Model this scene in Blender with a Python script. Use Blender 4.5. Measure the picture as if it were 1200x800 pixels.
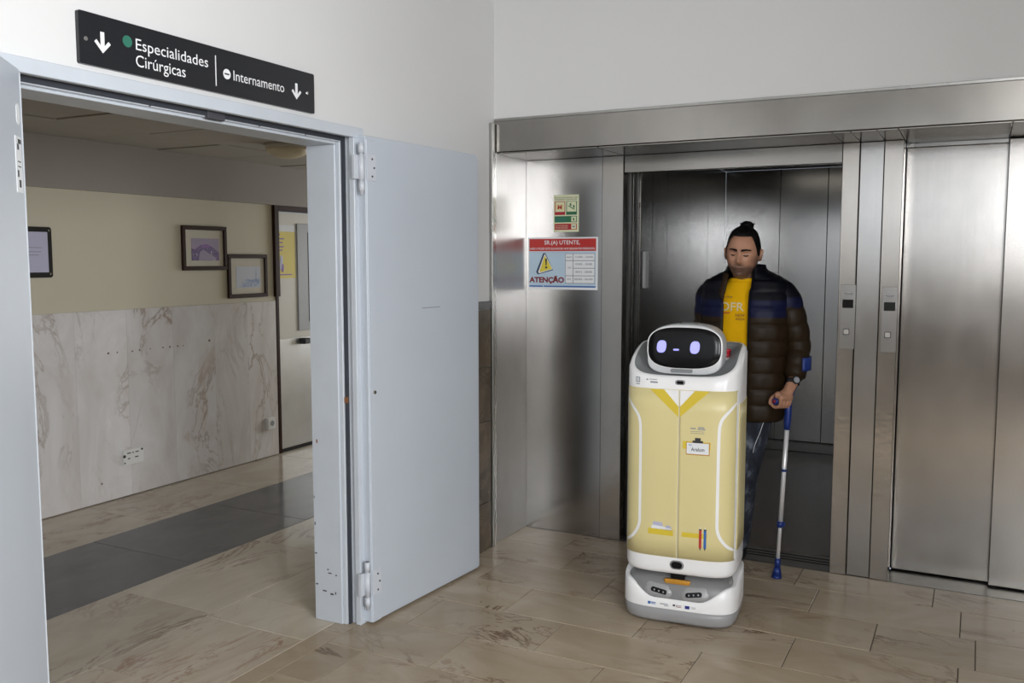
import bpy, bmesh, math, random
from mathutils import Vector, Matrix
random.seed(7)
PI = math.pi
for o in list(bpy.data.objects):
    bpy.data.objects.remove(o)
SC = bpy.context.scene
COL = SC.collection

# ------------------------------------------------------------ camera, world, light, exposure
cam_d = bpy.data.cameras.new('camera')
cam = bpy.data.objects.new('camera', cam_d)
COL.objects.link(cam)
YAW, TILT = math.radians(27.35), math.radians(-5.195)
cam.location = (0, 0, 1.6)
cam.rotation_euler = (PI / 2 + TILT, 0, YAW)
cam_d.sensor_width = 36.0
cam_d.lens = 36.0 * 1056 / 1200
cam_d.clip_start = 0.05
SC.camera = cam

world = bpy.data.worlds.new('daylight')
SC.world = world
world.use_nodes = True
bgn = world.node_tree.nodes['Background']
bgn.inputs[0].default_value = (0.75, 0.86, 1.0, 1)
bgn.inputs[1].default_value = 0.6

def area_light(name, loc, rot, sx, sy, power, color):
    d = bpy.data.lights.new(name, 'AREA')
    d.shape = 'RECTANGLE'; d.size = sx; d.size_y = sy
    d.energy = power; d.color = color
    o = bpy.data.objects.new(name, d)
    o.location = loc; o.rotation_euler = rot
    COL.objects.link(o)
    return o
# daylight through the lobby and corridor windows, plus one added fill lamp
area_light('lobby_front_light', (-0.42, -3.93, 2.325), (PI / 2, 0, 0), 2.5, 1.23, 11, (0.95, 0.97, 1.0))
area_light('lobby_front_light', (2.1, -3.93, 2.325), (PI / 2, 0, 0), 1.6, 1.23, 140, (0.97, 0.98, 1.0))  # added fill for the elevator wall and robot front, outside the mirrored area
area_light('side_window_daylight', (3.13, -0.15, 1.90), (PI / 2, 0, PI / 2), 2.55, 1.50, 350, (0.95, 0.97, 1.0))
# recessed ceiling light panels of the lobby, above and behind the camera
PANELS = ((0.5, 0.4), (0.5, -2.0))
for px_, py_ in PANELS:
    area_light('lobby_ceiling_light', (px_, py_, 3.185), (0, 0, 0), 0.58, 1.18, 7, (1.0, 0.97, 0.93))
area_light('corridor_window_daylight', (-3.85, 9.3, 1.45), (PI / 2, 0, PI), 1.6, 1.5, 60, (0.95, 0.97, 1.0))
vs = SC.view_settings
vs.view_transform = 'Standard'
vs.look = 'None'
vs.gamma = 1.0
vs.use_curve_mapping = False
vs.exposure = 0.12

# ------------------------------------------------------------ materials
MATS = {}
def new_mat(name):
    m = bpy.data.materials.new(name); m.use_nodes = True
    MATS[name] = m
    nt = m.node_tree
    return m, nt, nt.nodes['Principled BSDF']
def N(nt, t, **kw):
    n = nt.nodes.new(t)
    for k, v in kw.items():
        setattr(n, k, v)
    return n
def mapping(nt, scale, kind='Object', rnd=False, rot=(0, 0, 0)):
    tc = N(nt, 'ShaderNodeTexCoord')
    mp = N(nt, 'ShaderNodeMapping')
    mp.inputs['Scale'].default_value = scale
    mp.inputs['Rotation'].default_value = rot
    nt.links.new(tc.outputs[kind], mp.inputs['Vector'])
    if rnd:
        oi = N(nt, 'ShaderNodeObjectInfo')
        mu = N(nt, 'ShaderNodeMath', operation='MULTIPLY'); mu.inputs[1].default_value = 53.0
        nt.links.new(oi.outputs['Random'], mu.inputs[0])
        nt.links.new(mu.outputs[0], mp.inputs['Location'])
    return mp.outputs[0]
def noise(nt, vec, scale, detail=4, rough=0.55, dist=0.0):
    n = N(nt, 'ShaderNodeTexNoise')
    n.inputs['Scale'].default_value = scale; n.inputs['Detail'].default_value = detail
    n.inputs['Roughness'].default_value = rough; n.inputs['Distortion'].default_value = dist
    nt.links.new(vec, n.inputs['Vector'])
    return n.outputs[0]
def ramp(nt, fac, stops):
    r = N(nt, 'ShaderNodeValToRGB')
    el = r.color_ramp.elements
    while len(el) < len(stops): el.new(0.5)
    for e, (p, c) in zip(el, stops):
        e.position = p
        e.color = (c, c, c, 1) if isinstance(c, (int, float)) else (*c, 1)
    nt.links.new(fac, r.inputs[0])
    return r.outputs[0]
def mixc(nt, fac, a, b):
    m = N(nt, 'ShaderNodeMix', data_type='RGBA')
    for s, v in ((m.inputs[0], fac), (m.inputs[6], a), (m.inputs[7], b)):
        if isinstance(v, (int, float)): s.default_value = v
        elif isinstance(v, tuple): s.default_value = (*v, 1)
        else: nt.links.new(v, s)
    return m.outputs[2]
def bump(nt, b, h, strength=0.2, dist=0.01):
    bn = N(nt, 'ShaderNodeBump')
    bn.inputs['Strength'].default_value = strength; bn.inputs['Distance'].default_value = dist
    nt.links.new(h, bn.inputs['Height']); nt.links.new(bn.outputs[0], b.inputs['Normal'])

def plain(name, col, rough=0.5, metal=0.0, var=0.04, scale=6.0, bmp=0.0, emit=0.0, spec=None):
    """painted / plastic surface with faint procedural mottling"""
    m, nt, b = new_mat(name)
    v = mapping(nt, (1, 1, 1))
    f = noise(nt, v, scale, 3)
    dark = tuple(max(0, c * (1 - var * 2.2)) for c in col); lite = tuple(min(1, c * (1 + var)) for c in col)
    c = mixc(nt, f, dark, lite)
    nt.links.new(c, b.inputs['Base Color'])
    b.inputs['Roughness'].default_value = rough; b.inputs['Metallic'].default_value = metal
    if spec is not None: b.inputs['Specular IOR Level'].default_value = spec
    if bmp:
        bump(nt, b, noise(nt, v, scale * 12, 3), bmp, 0.004)
    if emit:
        b.inputs['Emission Color'].default_value = (*col, 1); b.inputs['Emission Strength'].default_value = emit
    return m

def marble(name, base, cloud, vein, scale=2.2, rough=0.16, stretch=(1, 1, 1), amount=0.8, blotch=None, rot=(0, 0, 0)):
    m, nt, b = new_mat(name)
    v = mapping(nt, stretch, rnd=True, rot=rot)
    c1 = ramp(nt, noise(nt, v, scale, 5, 0.6, 0.8), [(0.35, 0.0), (0.7, 1.0)])
    c = mixc(nt, c1, base, cloud)
    n1 = noise(nt, v, scale * 0.9, 6, 0.62, 1.6)
    vm = ramp(nt, n1, [(0.47, 0.0), (0.5, 1.0), (0.53, 0.0)])
    n2 = noise(nt, v, scale * 0.7, 2, 0.5)
    vm2 = ramp(nt, n2, [(0.45, 0.0), (0.68, 1.0)])
    mu = N(nt, 'ShaderNodeMath', operation='MULTIPLY'); nt.links.new(vm, mu.inputs[0]); nt.links.new(vm2, mu.inputs[1])
    mu2 = N(nt, 'ShaderNodeMath', operation='MULTIPLY'); nt.links.new(mu.outputs[0], mu2.inputs[0]); mu2.inputs[1].default_value = amount
    c = mixc(nt, mu2.outputs[0], c, vein)
    if blotch:
        n3 = ramp(nt, noise(nt, v, scale * 0.8, 5, 0.65, 1.0), [(0.63, 0.0), (0.75, 0.75)])
        c = mixc(nt, n3, c, blotch)
    # tone differs a little from slab to slab
    oi = N(nt, 'ShaderNodeObjectInfo')
    hs = N(nt, 'ShaderNodeHueSaturation')
    mr = N(nt, 'ShaderNodeMapRange'); mr.inputs[3].default_value = 0.92; mr.inputs[4].default_value = 1.06
    nt.links.new(oi.outputs['Random'], mr.inputs[0]); nt.links.new(mr.outputs[0], hs.inputs['Value'])
    nt.links.new(c, hs.inputs['Color'])
    nt.links.new(hs.outputs[0], b.inputs['Base Color'])
    rr = N(nt, 'ShaderNodeMapRange'); rr.inputs[3].default_value = rough * 0.75; rr.inputs[4].default_value = rough * 1.5
    b.inputs['Specular IOR Level'].default_value = 0.25
    nt.links.new(noise(nt, v, scale * 2.5, 3), rr.inputs[0]); nt.links.new(rr.outputs[0], b.inputs['Roughness'])
    return m

def steel(name, col=(0.60, 0.59, 0.575), rough=0.27, aniso=0.75, wear=0.0, var=0.05, wave=0.0):
    m, nt, b = new_mat(name)
    v = mapping(nt, (60, 60, 0.8))
    f = noise(nt, v, 3.0, 3)
    c = mixc(nt, f, tuple(x * (1 - var) for x in col), tuple(min(1, x * (1 + var)) for x in col))
    sm = noise(nt, mapping(nt, (1.2, 1.2, 0.9)), 3.0, 4)
    sr = ramp(nt, sm, [(0.35, 0.9), (0.7, 1.05)])
    mm = N(nt, 'ShaderNodeMix', data_type='RGBA', blend_type='MULTIPLY'); mm.inputs[0].default_value = 1
    nt.links.new(c, mm.inputs[6]); nt.links.new(sr, mm.inputs[7])
    nt.links.new(mm.outputs[2], b.inputs['Base Color'])
    b.inputs['Metallic'].default_value = 1
    r = N(nt, 'ShaderNodeMapRange'); r.inputs[3].default_value = rough * 0.85; r.inputs[4].default_value = rough * 1.2
    nt.links.new(sm, r.inputs[0]); nt.links.new(r.outputs[0], b.inputs['Roughness'])
    b.inputs['Anisotropic'].default_value = aniso
    b.inputs['Anisotropic Rotation'].default_value = 0.25
    tg = N(nt, 'ShaderNodeCombineXYZ'); tg.inputs[0].default_value = 0.02; tg.inputs[1].default_value = 0.01; tg.inputs[2].default_value = 1.0   # vertical brushing
    nt.links.new(tg.outputs[0], b.inputs['Tangent'])
    if wear or wave:
        h = noise(nt, mapping(nt, (7, 7, 9)), 2.2, 2) if wear else noise(nt, mapping(nt, (1, 1, 1)), 2.0, 1)
        if wear:
            # dents from trolleys, only at bumper height
            tc = N(nt, 'ShaderNodeNewGeometry'); sp = N(nt, 'ShaderNodeSeparateXYZ')
            nt.links.new(tc.outputs['Position'], sp.inputs[0])
            msk = ramp(nt, sp.outputs[2], [(0.28, 0.0), (0.42, 1.0), (0.80, 1.0), (0.95, 0.05)])
            mu = N(nt, 'ShaderNodeMath', operation='MULTIPLY'); nt.links.new(msk, mu.inputs[0]); nt.links.new(h, mu.inputs[1])
            bump(nt, b, mu.outputs[0], wear, 0.03)
        else:
            bump(nt, b, h, wave, 0.02)
    return m

plain('white_wall', (0.68, 0.678, 0.672), 0.7, var=0.02, scale=1.6, bmp=0.05)
plain('ceiling_white', (0.42, 0.41, 0.39), 0.8, var=0.02)
plain('cream_wall', (0.60, 0.555, 0.43), 0.65, var=0.04, scale=1.5)
plain('taupe_band', (0.33, 0.30, 0.265), 0.7, var=0.05, scale=1.2)
plain('corridor_ceiling', (0.42, 0.385, 0.34), 0.8, var=0.06, scale=2)
plain('grout', (0.10, 0.085, 0.068), 0.8, var=0.15, scale=8)
marble('floor_marble', (0.39, 0.31, 0.215), (0.50, 0.415, 0.315), (0.13, 0.065, 0.035), 1.7, 0.18, (1, 2.0, 1), 0.95, (0.27, 0.165, 0.095))
marble('corridor_marble', (0.48, 0.415, 0.325), (0.60, 0.54, 0.45), (0.22, 0.15, 0.11), 1.7, 0.12, (2.4, 1, 1), 0.85, (0.36, 0.22, 0.15))
marble('red_marble', (0.52, 0.44, 0.345), (0.62, 0.55, 0.45), (0.28, 0.12, 0.08), 2.0, 0.13, (4.0, 1, 1), 0.9, (0.33, 0.155, 0.10))
marble('grey_stone', (0.115, 0.118, 0.122), (0.145, 0.148, 0.15), (0.20, 0.20, 0.20), 2.5, 0.14, (2, 1, 1), 0.25)
marble('wall_marble', (0.60, 0.56, 0.54), (0.73, 0.715, 0.715), (0.30, 0.225, 0.175), 1.3, 0.22, (1, 2.2, 1.1), 0.85, (0.47, 0.37, 0.29), (0.75, 0, 0))
marble('brown_marble', (0.055, 0.040, 0.026), (0.11, 0.082, 0.052), (0.22, 0.18, 0.13), 5, 0.2, (1, 1, 1), 0.5)
plain('black_stone', (0.014, 0.014, 0.015), 0.3)
plain('door_paint', (0.52, 0.565, 0.625), 0.38, var=0.03, scale=2.5)
plain('frame_paint', (0.55, 0.59, 0.64), 0.36, var=0.05, scale=5)
plain('gasket', (0.035, 0.04, 0.05), 0.7)
plain('chip', (0.06, 0.06, 0.07), 0.7)
plain('rust', (0.25, 0.10, 0.035), 0.8, var=0.2, scale=60)
plain('hinge_paint', (0.58, 0.61, 0.66), 0.35, var=0.05)
plain('chrome', (0.75, 0.75, 0.75), 0.18, 1.0)
plain('sign_black', (0.012, 0.013, 0.016), 0.32)
plain('sign_white', (0.85, 0.86, 0.87), 0.5)
plain('sign_green', (0.03, 0.17, 0.115), 0.5)
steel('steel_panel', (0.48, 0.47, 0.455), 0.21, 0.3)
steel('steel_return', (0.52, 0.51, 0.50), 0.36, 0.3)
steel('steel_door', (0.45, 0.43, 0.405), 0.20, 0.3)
steel('steel_header_shaded', (0.31, 0.298, 0.278), 0.20, 0.3)  # same steel as the panels, its dim reflection put into the colour
steel('steel_jamb', (0.48, 0.452, 0.415), 0.20, 0.3, wear=0.05)
steel('steel_trim', (0.40, 0.395, 0.38), 0.28, 0.3)
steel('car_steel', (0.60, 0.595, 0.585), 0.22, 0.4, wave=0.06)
steel('car_side_steel_shaded', (0.13, 0.13, 0.13), 0.24, 0.3, wave=0.04)  # car steel again, with the shade of the side walls put into the colour
plain('car_floor', (0.085, 0.065, 0.048), 0.25, var=0.1, scale=4, spec=0.3)
plain('car_ceiling', (0.25, 0.25, 0.25), 0.5)
plain('dark_gap', (0.012, 0.010, 0.010), 0.8)
plain('sill_metal', (0.30, 0.29, 0.27), 0.38, 1.0, var=0.15, scale=12)
plain('paper_white', (0.80, 0.82, 0.84), 0.55)
plain('notice_red', (0.50, 0.03, 0.025), 0.45)
plain('notice_dark_red', (0.22, 0.012, 0.018), 0.5)
plain('notice_blue', (0.50, 0.64, 0.76), 0.5, var=0.06)
plain('notice_navy', (0.03, 0.055, 0.12), 0.5)
plain('notice_yellow', (0.75, 0.62, 0.06), 0.45)
plain('ink', (0.03, 0.03, 0.035), 0.6)
plain('ink_grey', (0.28, 0.29, 0.32), 0.6)
plain('safety_cream', (0.72, 0.74, 0.50), 0.5)
plain('safety_green', (0.03, 0.16, 0.075), 0.5)
plain('safety_red', (0.42, 0.02, 0.03), 0.5)
plain('display_black', (0.012, 0.012, 0.013), 0.12)
plain('display_green', (0.03, 0.035, 0.034), 0.12)
plain('button_white', (0.62, 0.60, 0.56), 0.35)
steel('plate_steel', (0.37, 0.36, 0.345), 0.26, 0.3)
plain('vision_grey', (0.36, 0.37, 0.38), 0.45)
plain('plug_brown', (0.16, 0.10, 0.075), 0.8, var=0.2, scale=40)
plain('dark_wood', (0.040, 0.016, 0.008), 0.45, var=0.25, scale=14, spec=0.15)
plain('mat_board', (0.60, 0.555, 0.46), 0.7)
plain('black_plastic', (0.012, 0.012, 0.013), 0.35)
plain('lavender_paper', (0.52, 0.51, 0.66), 0.6)
plain('socket_white', (0.78, 0.78, 0.76), 0.35)
plain('corridor_door', (0.66, 0.635, 0.57), 0.35, var=0.03)
plain('kick_steel', (0.55, 0.55, 0.55), 0.35, 0.85, var=0.08)
plain('poster_yellow', (0.74, 0.60, 0.10), 0.3)
plain('poster_violet', (0.22, 0.10, 0.35), 0.5)
plain('lamp_glass', (0.70, 0.60, 0.42), 0.4)
plain('window_frame_white', (0.75, 0.75, 0.74), 0.4)
plain('robot_white', (0.90, 0.90, 0.90), 0.28, var=0.01)
plain('robot_head', (0.66, 0.67, 0.68), 0.32, var=0.01)
plain('robot_yellow', (0.74, 0.645, 0.32), 0.35, var=0.03, scale=2)
plain('robot_bright_yellow', (0.72, 0.545, 0.045), 0.4, var=0.03)
plain('robot_grey', (0.22, 0.22, 0.222), 0.35, var=0.03)
plain('robot_light_grey', (0.34, 0.34, 0.345), 0.3, var=0.03)
plain('robot_deck', (0.24, 0.25, 0.255), 0.45, var=0.03)
plain('screen_black', (0.006, 0.006, 0.007), 0.2, spec=0.2)
m = plain('screen_eye', (0.36, 0.36, 0.92), 0.4, var=0.0, emit=0.55)
plain('amber', (0.55, 0.26, 0.03), 0.3)
plain('red_button', (0.50, 0.015, 0.03), 0.35)
plain('decal_blue', (0.03, 0.13, 0.42), 0.4)
plain('decal_flag', (0.02, 0.03, 0.22), 0.4)
plain('decal_lilac', (0.50, 0.50, 0.66), 0.5)
plain('jacket_navy', (0.004, 0.006, 0.036), 0.5, var=0.15, scale=20, spec=0.2)
plain('jacket_black', (0.002, 0.0025, 0.006), 0.5, var=0.15, scale=20, spec=0.2)
plain('jacket_brown', (0.024, 0.014, 0.006), 0.5, var=0.15, scale=20, spec=0.2)
plain('jacket_lining', (0.030, 0.016, 0.007), 0.7, spec=0.2)
plain('shirt_yellow', (0.80, 0.44, 0.006), 0.85, var=0.06, scale=14, spec=0.05)
plain('shirt_print', (0.75, 0.66, 0.42), 0.8)
plain('shirt_print_dark', (0.16, 0.05, 0.03), 0.8)
plain('hair_black', (0.003, 0.0026, 0.0026), 0.5, var=0.3, scale=60, bmp=0.5, spec=0.2)
plain('shoe_black', (0.012, 0.012, 0.014), 0.5)
plain('crutch_blue', (0.012, 0.035, 0.20), 0.35)
plain('crutch_alu', (0.86, 0.86, 0.87), 0.3, 0.35)
plain('crutch_red', (0.30, 0.01, 0.02), 0.4)
plain('eye_dark', (0.02, 0.012, 0.01), 0.2)
plain('lip', (0.13, 0.05, 0.04), 0.6)

def special():
    # jeans: washed denim
    m, nt, b = new_mat('denim')
    v = mapping(nt, (1, 1, 0.5))
    c = ramp(nt, noise(nt, v, 16, 5, 0.65), [(0.40, (0.008, 0.010, 0.018)), (0.54, (0.020, 0.026, 0.042)), (0.68, (0.16, 0.18, 0.22))])
    nt.links.new(c, b.inputs['Base Color']); b.inputs['Roughness'].default_value = 0.85
    # skin with stubble attribute
    m, nt, b = new_mat('skin')
    at = N(nt, 'ShaderNodeAttribute'); at.attribute_name = 'stubble'
    v = mapping(nt, (1, 1, 1))
    base = mixc(nt, noise(nt, v, 30, 3), (0.40, 0.20, 0.125), (0.50, 0.265, 0.17))
    c = mixc(nt, at.outputs['Fac'], base, (0.085, 0.052, 0.040))
    nt.links.new(c, b.inputs['Base Color']); b.inputs['Roughness'].default_value = 0.48
    b.inputs['Subsurface Weight'].default_value = 0.06
    b.inputs['Subsurface Radius'].default_value = (0.01, 0.004, 0.002)
    # violet aerial photograph
    m, nt, b = new_mat('picture_violet')
    v = mapping(nt, (1, 1, 1))
    n = noise(nt, v, 14, 5, 0.6, 1.5)
    c = ramp(nt, n, [(0.35, (0.09, 0.045, 0.16)), (0.48, (0.22, 0.16, 0.34)), (0.56, (0.10, 0.06, 0.17)), (0.66, (0.55, 0.50, 0.62))])
    nt.links.new(c, b.inputs['Base Color']); b.inputs['Roughness'].default_value = 0.25
    # pale blue watercolour
    m, nt, b = new_mat('picture_blue')
    n = noise(nt, mapping(nt, (1, 1, 1)), 18, 5, 0.65, 0.8)
    c = ramp(nt, n, [(0.35, (0.16, 0.22, 0.42)), (0.5, (0.33, 0.40, 0.56)), (0.62, (0.52, 0.56, 0.64))])
    nt.links.new(c, b.inputs['Base Color']); b.inputs['Roughness'].default_value = 0.25
    plain('picture_blue_sky', (0.52, 0.55, 0.64), 0.25)
    plain('picture_violet_sky', (0.36, 0.30, 0.44), 0.25)
    m, nt, b = new_mat('clear_glass')
    b.inputs['Base Color'].default_value = (0.9, 0.95, 1, 1); b.inputs['Roughness'].default_value = 0.02
    b.inputs['Transmission Weight'].default_value = 1.0; b.inputs['IOR'].default_value = 1.45
special()

# ------------------------------------------------------------ mesh helpers
class MB:
    def __init__(s):
        s.bm = bmesh.new(); s.mi = 0
    def _setmi(s, faces):
        for f in faces: f.material_index = s.mi
    def box(s, x0, x1, y0, y1, z0, z1, bev=0.0, seg=1):
        r = bmesh.ops.create_cube(s.bm, size=1)
        vs_ = r['verts']
        for v in vs_:
            v.co = Vector(((x0 + x1) / 2 + v.co.x * (x1 - x0), (y0 + y1) / 2 + v.co.y * (y1 - y0), (z0 + z1) / 2 + v.co.z * (z1 - z0)))
        fs = list({f for v in vs_ for f in v.link_faces}); s._setmi(fs)
        if bev:
            es = list({e for v in vs_ for e in v.link_edges})
            bmesh.ops.bevel(s.bm, geom=es, offset=bev, segments=seg, affect='EDGES', profile=0.7)
        return s
    def quad(s, pts):
        f = s.bm.faces.new([s.bm.verts.new(p) for p in pts]); f.material_index = s.mi
        return s
    def loft(s, rings, closed=True, cap0=True, cap1=True, smooth=True):
        V = [[s.bm.verts.new(p) for p in r] for r in rings]
        n = len(rings[0]); out = []
        for a, b in zip(V[:-1], V[1:]):
            for i in range(n if closed else n - 1):
                j = (i + 1) % n
                out.append(s.bm.faces.new((a[i], a[j], b[j], b[i])))
        if cap0: out.append(s.bm.faces.new(V[0][::-1]))
        if cap1: out.append(s.bm.faces.new(V[-1]))
        for f in out: f.material_index = s.mi; f.smooth = smooth
        return out
    def cyl(s, p0, p1, r0, r1=None, n=20, smooth=True):
        p0, p1 = Vector(p0), Vector(p1); r1 = r0 if r1 is None else r1
        d = (p1 - p0).normalized()
        a = d.orthogonal().normalized(); b = d.cross(a)
        ring = lambda p, r: [p + (a * math.cos(t) + b * math.sin(t)) * r for t in (2 * PI * i / n for i in range(n))]
        fs = s.loft([ring(p0, r0), ring(p1, r1)], smooth=smooth)
        fs[-1].smooth = fs[-2].smooth = False
        return s
    def tube(s, pts, rad, n=12, caps=True):
        pts = [Vector(p) for p in pts]
        if not hasattr(rad, '__len__'): rad = [rad] * len(pts)
        rings = []; a = None
        for i, p in enumerate(pts):
            d = (pts[min(i + 1, len(pts) - 1)] - pts[max(i - 1, 0)]).normalized()
            if a is None: a = d.orthogonal().normalized()
            a = (a - d * a.dot(d)).normalized(); b = d.cross(a)
            rings.append([p + (a * math.cos(t) + b * math.sin(t)) * rad[i] for t in (2 * PI * k / n for k in range(n))])
        s.loft(rings, cap0=caps, cap1=caps)
        return s
    def capsule(s, p0, r0, p1, r1, n=16, k=5):
        p0, p1 = Vector(p0), Vector(p1); d = (p1 - p0).normalized()
        pts, rs = [], []
        for i in range(k):
            t = PI / 2 * (1 - i / k) ; pts.append(p0 - d * r0 * math.sin(t) * 0.999); rs.append(max(r0 * math.cos(t), r0 * 0.02))
        pts.append(p0); rs.append(r0); pts.append(p1); rs.append(r1)
        for i in range(1, k + 1):
            t = PI / 2 * i / k; pts.append(p1 + d * r1 * math.sin(t) * 0.999); rs.append(max(r1 * math.cos(t), r1 * 0.02))
        return s.tube(pts, rs, n)
    def ellipsoid(s, c, r, rot=None, nu=20, nv=12):
        c = Vector(c); rings = []
        for j in range(nv + 1):
            t = PI * (j + 0.0) / nv; t = min(max(t, 0.03), PI - 0.03)
            ring = []
            for i in range(nu):
                p = 2 * PI * i / nu
                q = Vector((r[0] * math.sin(t) * math.cos(p), r[1] * math.sin(t) * math.sin(p), -r[2] * math.cos(t)))
                if rot: q = rot @ q
                ring.append(c + q)
            rings.append(ring)
        s.loft(rings)
        return s
    def prism(s, poly, d, axes):
        """poly: 2-D points; axes: (origin, u, v, n) ; extruded by d along n"""
        o, u, v, n = (Vector(a) for a in axes)
        a = [o + u * p[0] + v * p[1] for p in poly]; b = [p + n * d for p in a]
        fs = s.loft([a, b], smooth=False)
        return s
    def build(s, name, mats, parent=None, local=False, loc=None):
        bmesh.ops.recalc_face_normals(s.bm, faces=s.bm.faces)
        me = bpy.data.meshes.new(name)
        off = Vector((0, 0, 0))
        if loc is not None: off = Vector(loc)
        elif parent is not None and not local: off = root_loc(parent)
        if off.length: bmesh.ops.translate(s.bm, verts=s.bm.verts, vec=-off)
        s.bm.to_mesh(me); s.bm.free()
        o = bpy.data.objects.new(name, me); COL.objects.link(o)
        for mname in ([mats] if isinstance(mats, str) else mats): me.materials.append(MATS[mname])
        if parent is not None: o.parent = parent
        if loc is not None: o.location = loc if parent is None else Vector(loc) - root_loc(parent)
        return o
def root_loc(o):
    v = Vector((0, 0, 0))
    while o is not None:
        v += o.location; o = o.parent
    return v
def tag(o, label=None, cat=None, group=None, kind=None):
    if label: o['label'] = label
    if cat: o['category'] = cat
    if group: o['group'] = group
    if kind: o['kind'] = kind
    return o
def empty(name, loc, label=None, cat=None, group=None, kind=None, rz=0):
    o = bpy.data.objects.new(name, None); COL.objects.link(o)
    o.location = loc; o.rotation_euler = (0, 0, rz); o.empty_display_size = 0.1
    return tag(o, label, cat, group, kind)
def bx(name, dims, mat, parent=None, bev=0.0, seg=1, local=False):
    return MB().box(*dims, bev=bev, seg=seg).build(name, mat, parent, local)
def rrect(w, h, r, n=5, cx=0, cy=0):
    pts = []
    for sx, sy, a0 in ((1, 1, 0), (-1, 1, PI / 2), (-1, -1, PI), (1, -1, 1.5 * PI)):
        for i in range(n + 1):
            a = a0 + PI / 2 * i / n
            pts.append((cx + sx * (w / 2 - r) + r * math.cos(a), cy + sy * (h / 2 - r) + r * math.sin(a)))
    return pts
AX = lambda o: (o, (0, 1, 0), (0, 0, 1), (1, 0, 0))      # faces +x: right = +y
AY = lambda o: (o, (1, 0, 0), (0, 0, 1), (0, -1, 0))     # faces -y: right = +x
def text(body, axes, u0, v0, w, h, mat, parent, name='lettering', bold=0.0, depth=0.0006, local=False):
    """flat lettering fitted to a box w x h whose lower left corner is (u0, v0) on a plane"""
    cu = bpy.data.curves.new(name, 'FONT'); cu.body = body; cu.size = 1; cu.offset = bold
    cu.extrude = 0.0; cu.resolution_u = 3
    t = bpy.data.objects.new('tmp', cu); COL.objects.link(t)
    dg = bpy.context.evaluated_depsgraph_get(); dg.update()
    me = bpy.data.meshes.new_from_object(t.evaluated_get(dg))
    bpy.data.objects.remove(t); bpy.data.curves.remove(cu)
    xs = [v.co.x for v in me.vertices]; ys = [v.co.y for v in me.vertices]
    x0, x1, y0, y1 = min(xs), max(xs), min(ys), max(ys)
    o, u, vv, n = (Vector(a) for a in axes)
    off = Vector((0, 0, 0)) if local or parent is None else root_loc(parent)
    for v in me.vertices:
        a = u0 + (v.co.x - x0) / (x1 - x0) * w; b = v0 + (v.co.y - y0) / max(1e-6, (y1 - y0)) * h
        v.co = o + u * a + vv * b + n * depth - off
    me.materials.append(MATS[mat])
    ob = bpy.data.objects.new(name, me); COL.objects.link(ob)
    if parent is not None: ob.parent = parent
    return ob

# ------------------------------------------------------------ setting: floors
LW = -2.37                # lobby face of the left wall
FW = -5.09                # far wall of the corridor
floor = MB().box(-5.3, 3.3, -4.2, 4.96, -0.06, -0.004).build('floor', 'grout')
tag(floor, 'beige marble tiled lobby and corridor floor with brown veins', 'floor', kind='structure')
bx('floor_slab', (-5.3, -2.5, 4.96, 9.6, -0.06, -0.004), 'grout', floor)
_tile = {}
def tile(x0, x1, y0, y1, mat='floor_marble', parent=floor, name='tile', gap=0.0035):
    w, d = round(x1 - x0, 3), round(y1 - y0, 3)
    key = (w, d, mat)
    if key not in _tile:
        mb = MB().box(-w / 2 + gap / 2, w / 2 - gap / 2, -d / 2 + gap / 2, d / 2 - gap / 2, -0.014, 0.0, bev=0.0012)
        o = mb.build(name, mat, parent, local=True); _tile[key] = o.data
    else:
        o = bpy.data.objects.new(name, _tile[key]); COL.objects.link(o); o.parent = parent
    o.location = ((x0 + x1) / 2, (y0 + y1) / 2, random.uniform(-0.0006, 0.0006))
    return o
def row(y0, y1, joints, x0, x1):
    xs = [x0] + [j for j in joints if x0 + 0.04 < j < x1 - 0.04] + [x1]
    for a, b in zip(xs[:-1], xs[1:]): tile(a, b, y0, y1)
XR = 1.72
row(4.48, 4.75, [-2.0, -1.37, -0.75, -0.13, 0.49, 1.11], LW, XR)
y = 4.48; k = 0
while y > 0.4:
    y0 = round(y - 0.318, 3)
    base = -1.87 if k % 2 == 0 else -2.185
    js = [round(base + 0.62 * i, 3) for i in range(7)]
    if k == 1: js = [-2.185, -1.565, -0.945, -0.335, 0.05, 0.67, 1.29]
    row(y0, round(y, 3), js, LW, XR)
    y = y0; k += 1
# corridor: beige slabs on both sides of a dark grey band, narrow threshold strip in the doorway
def crow(x0, x1, start, mat, step=0.9, y_end=8.2, y_beg=1.2):
    ys = [y_beg]; t = start
    while t < y_end - 0.05:
        if t > y_beg + 0.05: ys.append(round(t, 3))
        t += step
    ys.append(y_end)
    for i, (a, b) in enumerate(zip(ys[:-1], ys[1:])):
        tile(x0, x1, a, b, mat)
crow(FW, -4.42, 2.9, 'corridor_marble')
crow(-4.42, -3.63, 2.45, 'grey_stone')
crow(-3.63, -3.035, 2.0, 'corridor_marble')
tile(-3.035, -2.47, 1.55, 2.30, 'red_marble'); tile(-3.035, -2.47, 2.30, 2.86, 'red_marble')
crow(-3.035, -2.58, 2.86, 'corridor_marble', y_beg=3.13)
tile(-3.035, -2.47, 2.86, 3.13, 'corridor_marble')
tile(-2.47, LW, 1.55, 2.36, 'floor_marble'); tile(-2.47, LW, 2.36, 2.98, 'floor_marble'); tile(-2.47, LW, 2.98, 3.13, 'floor_marble')

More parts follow.
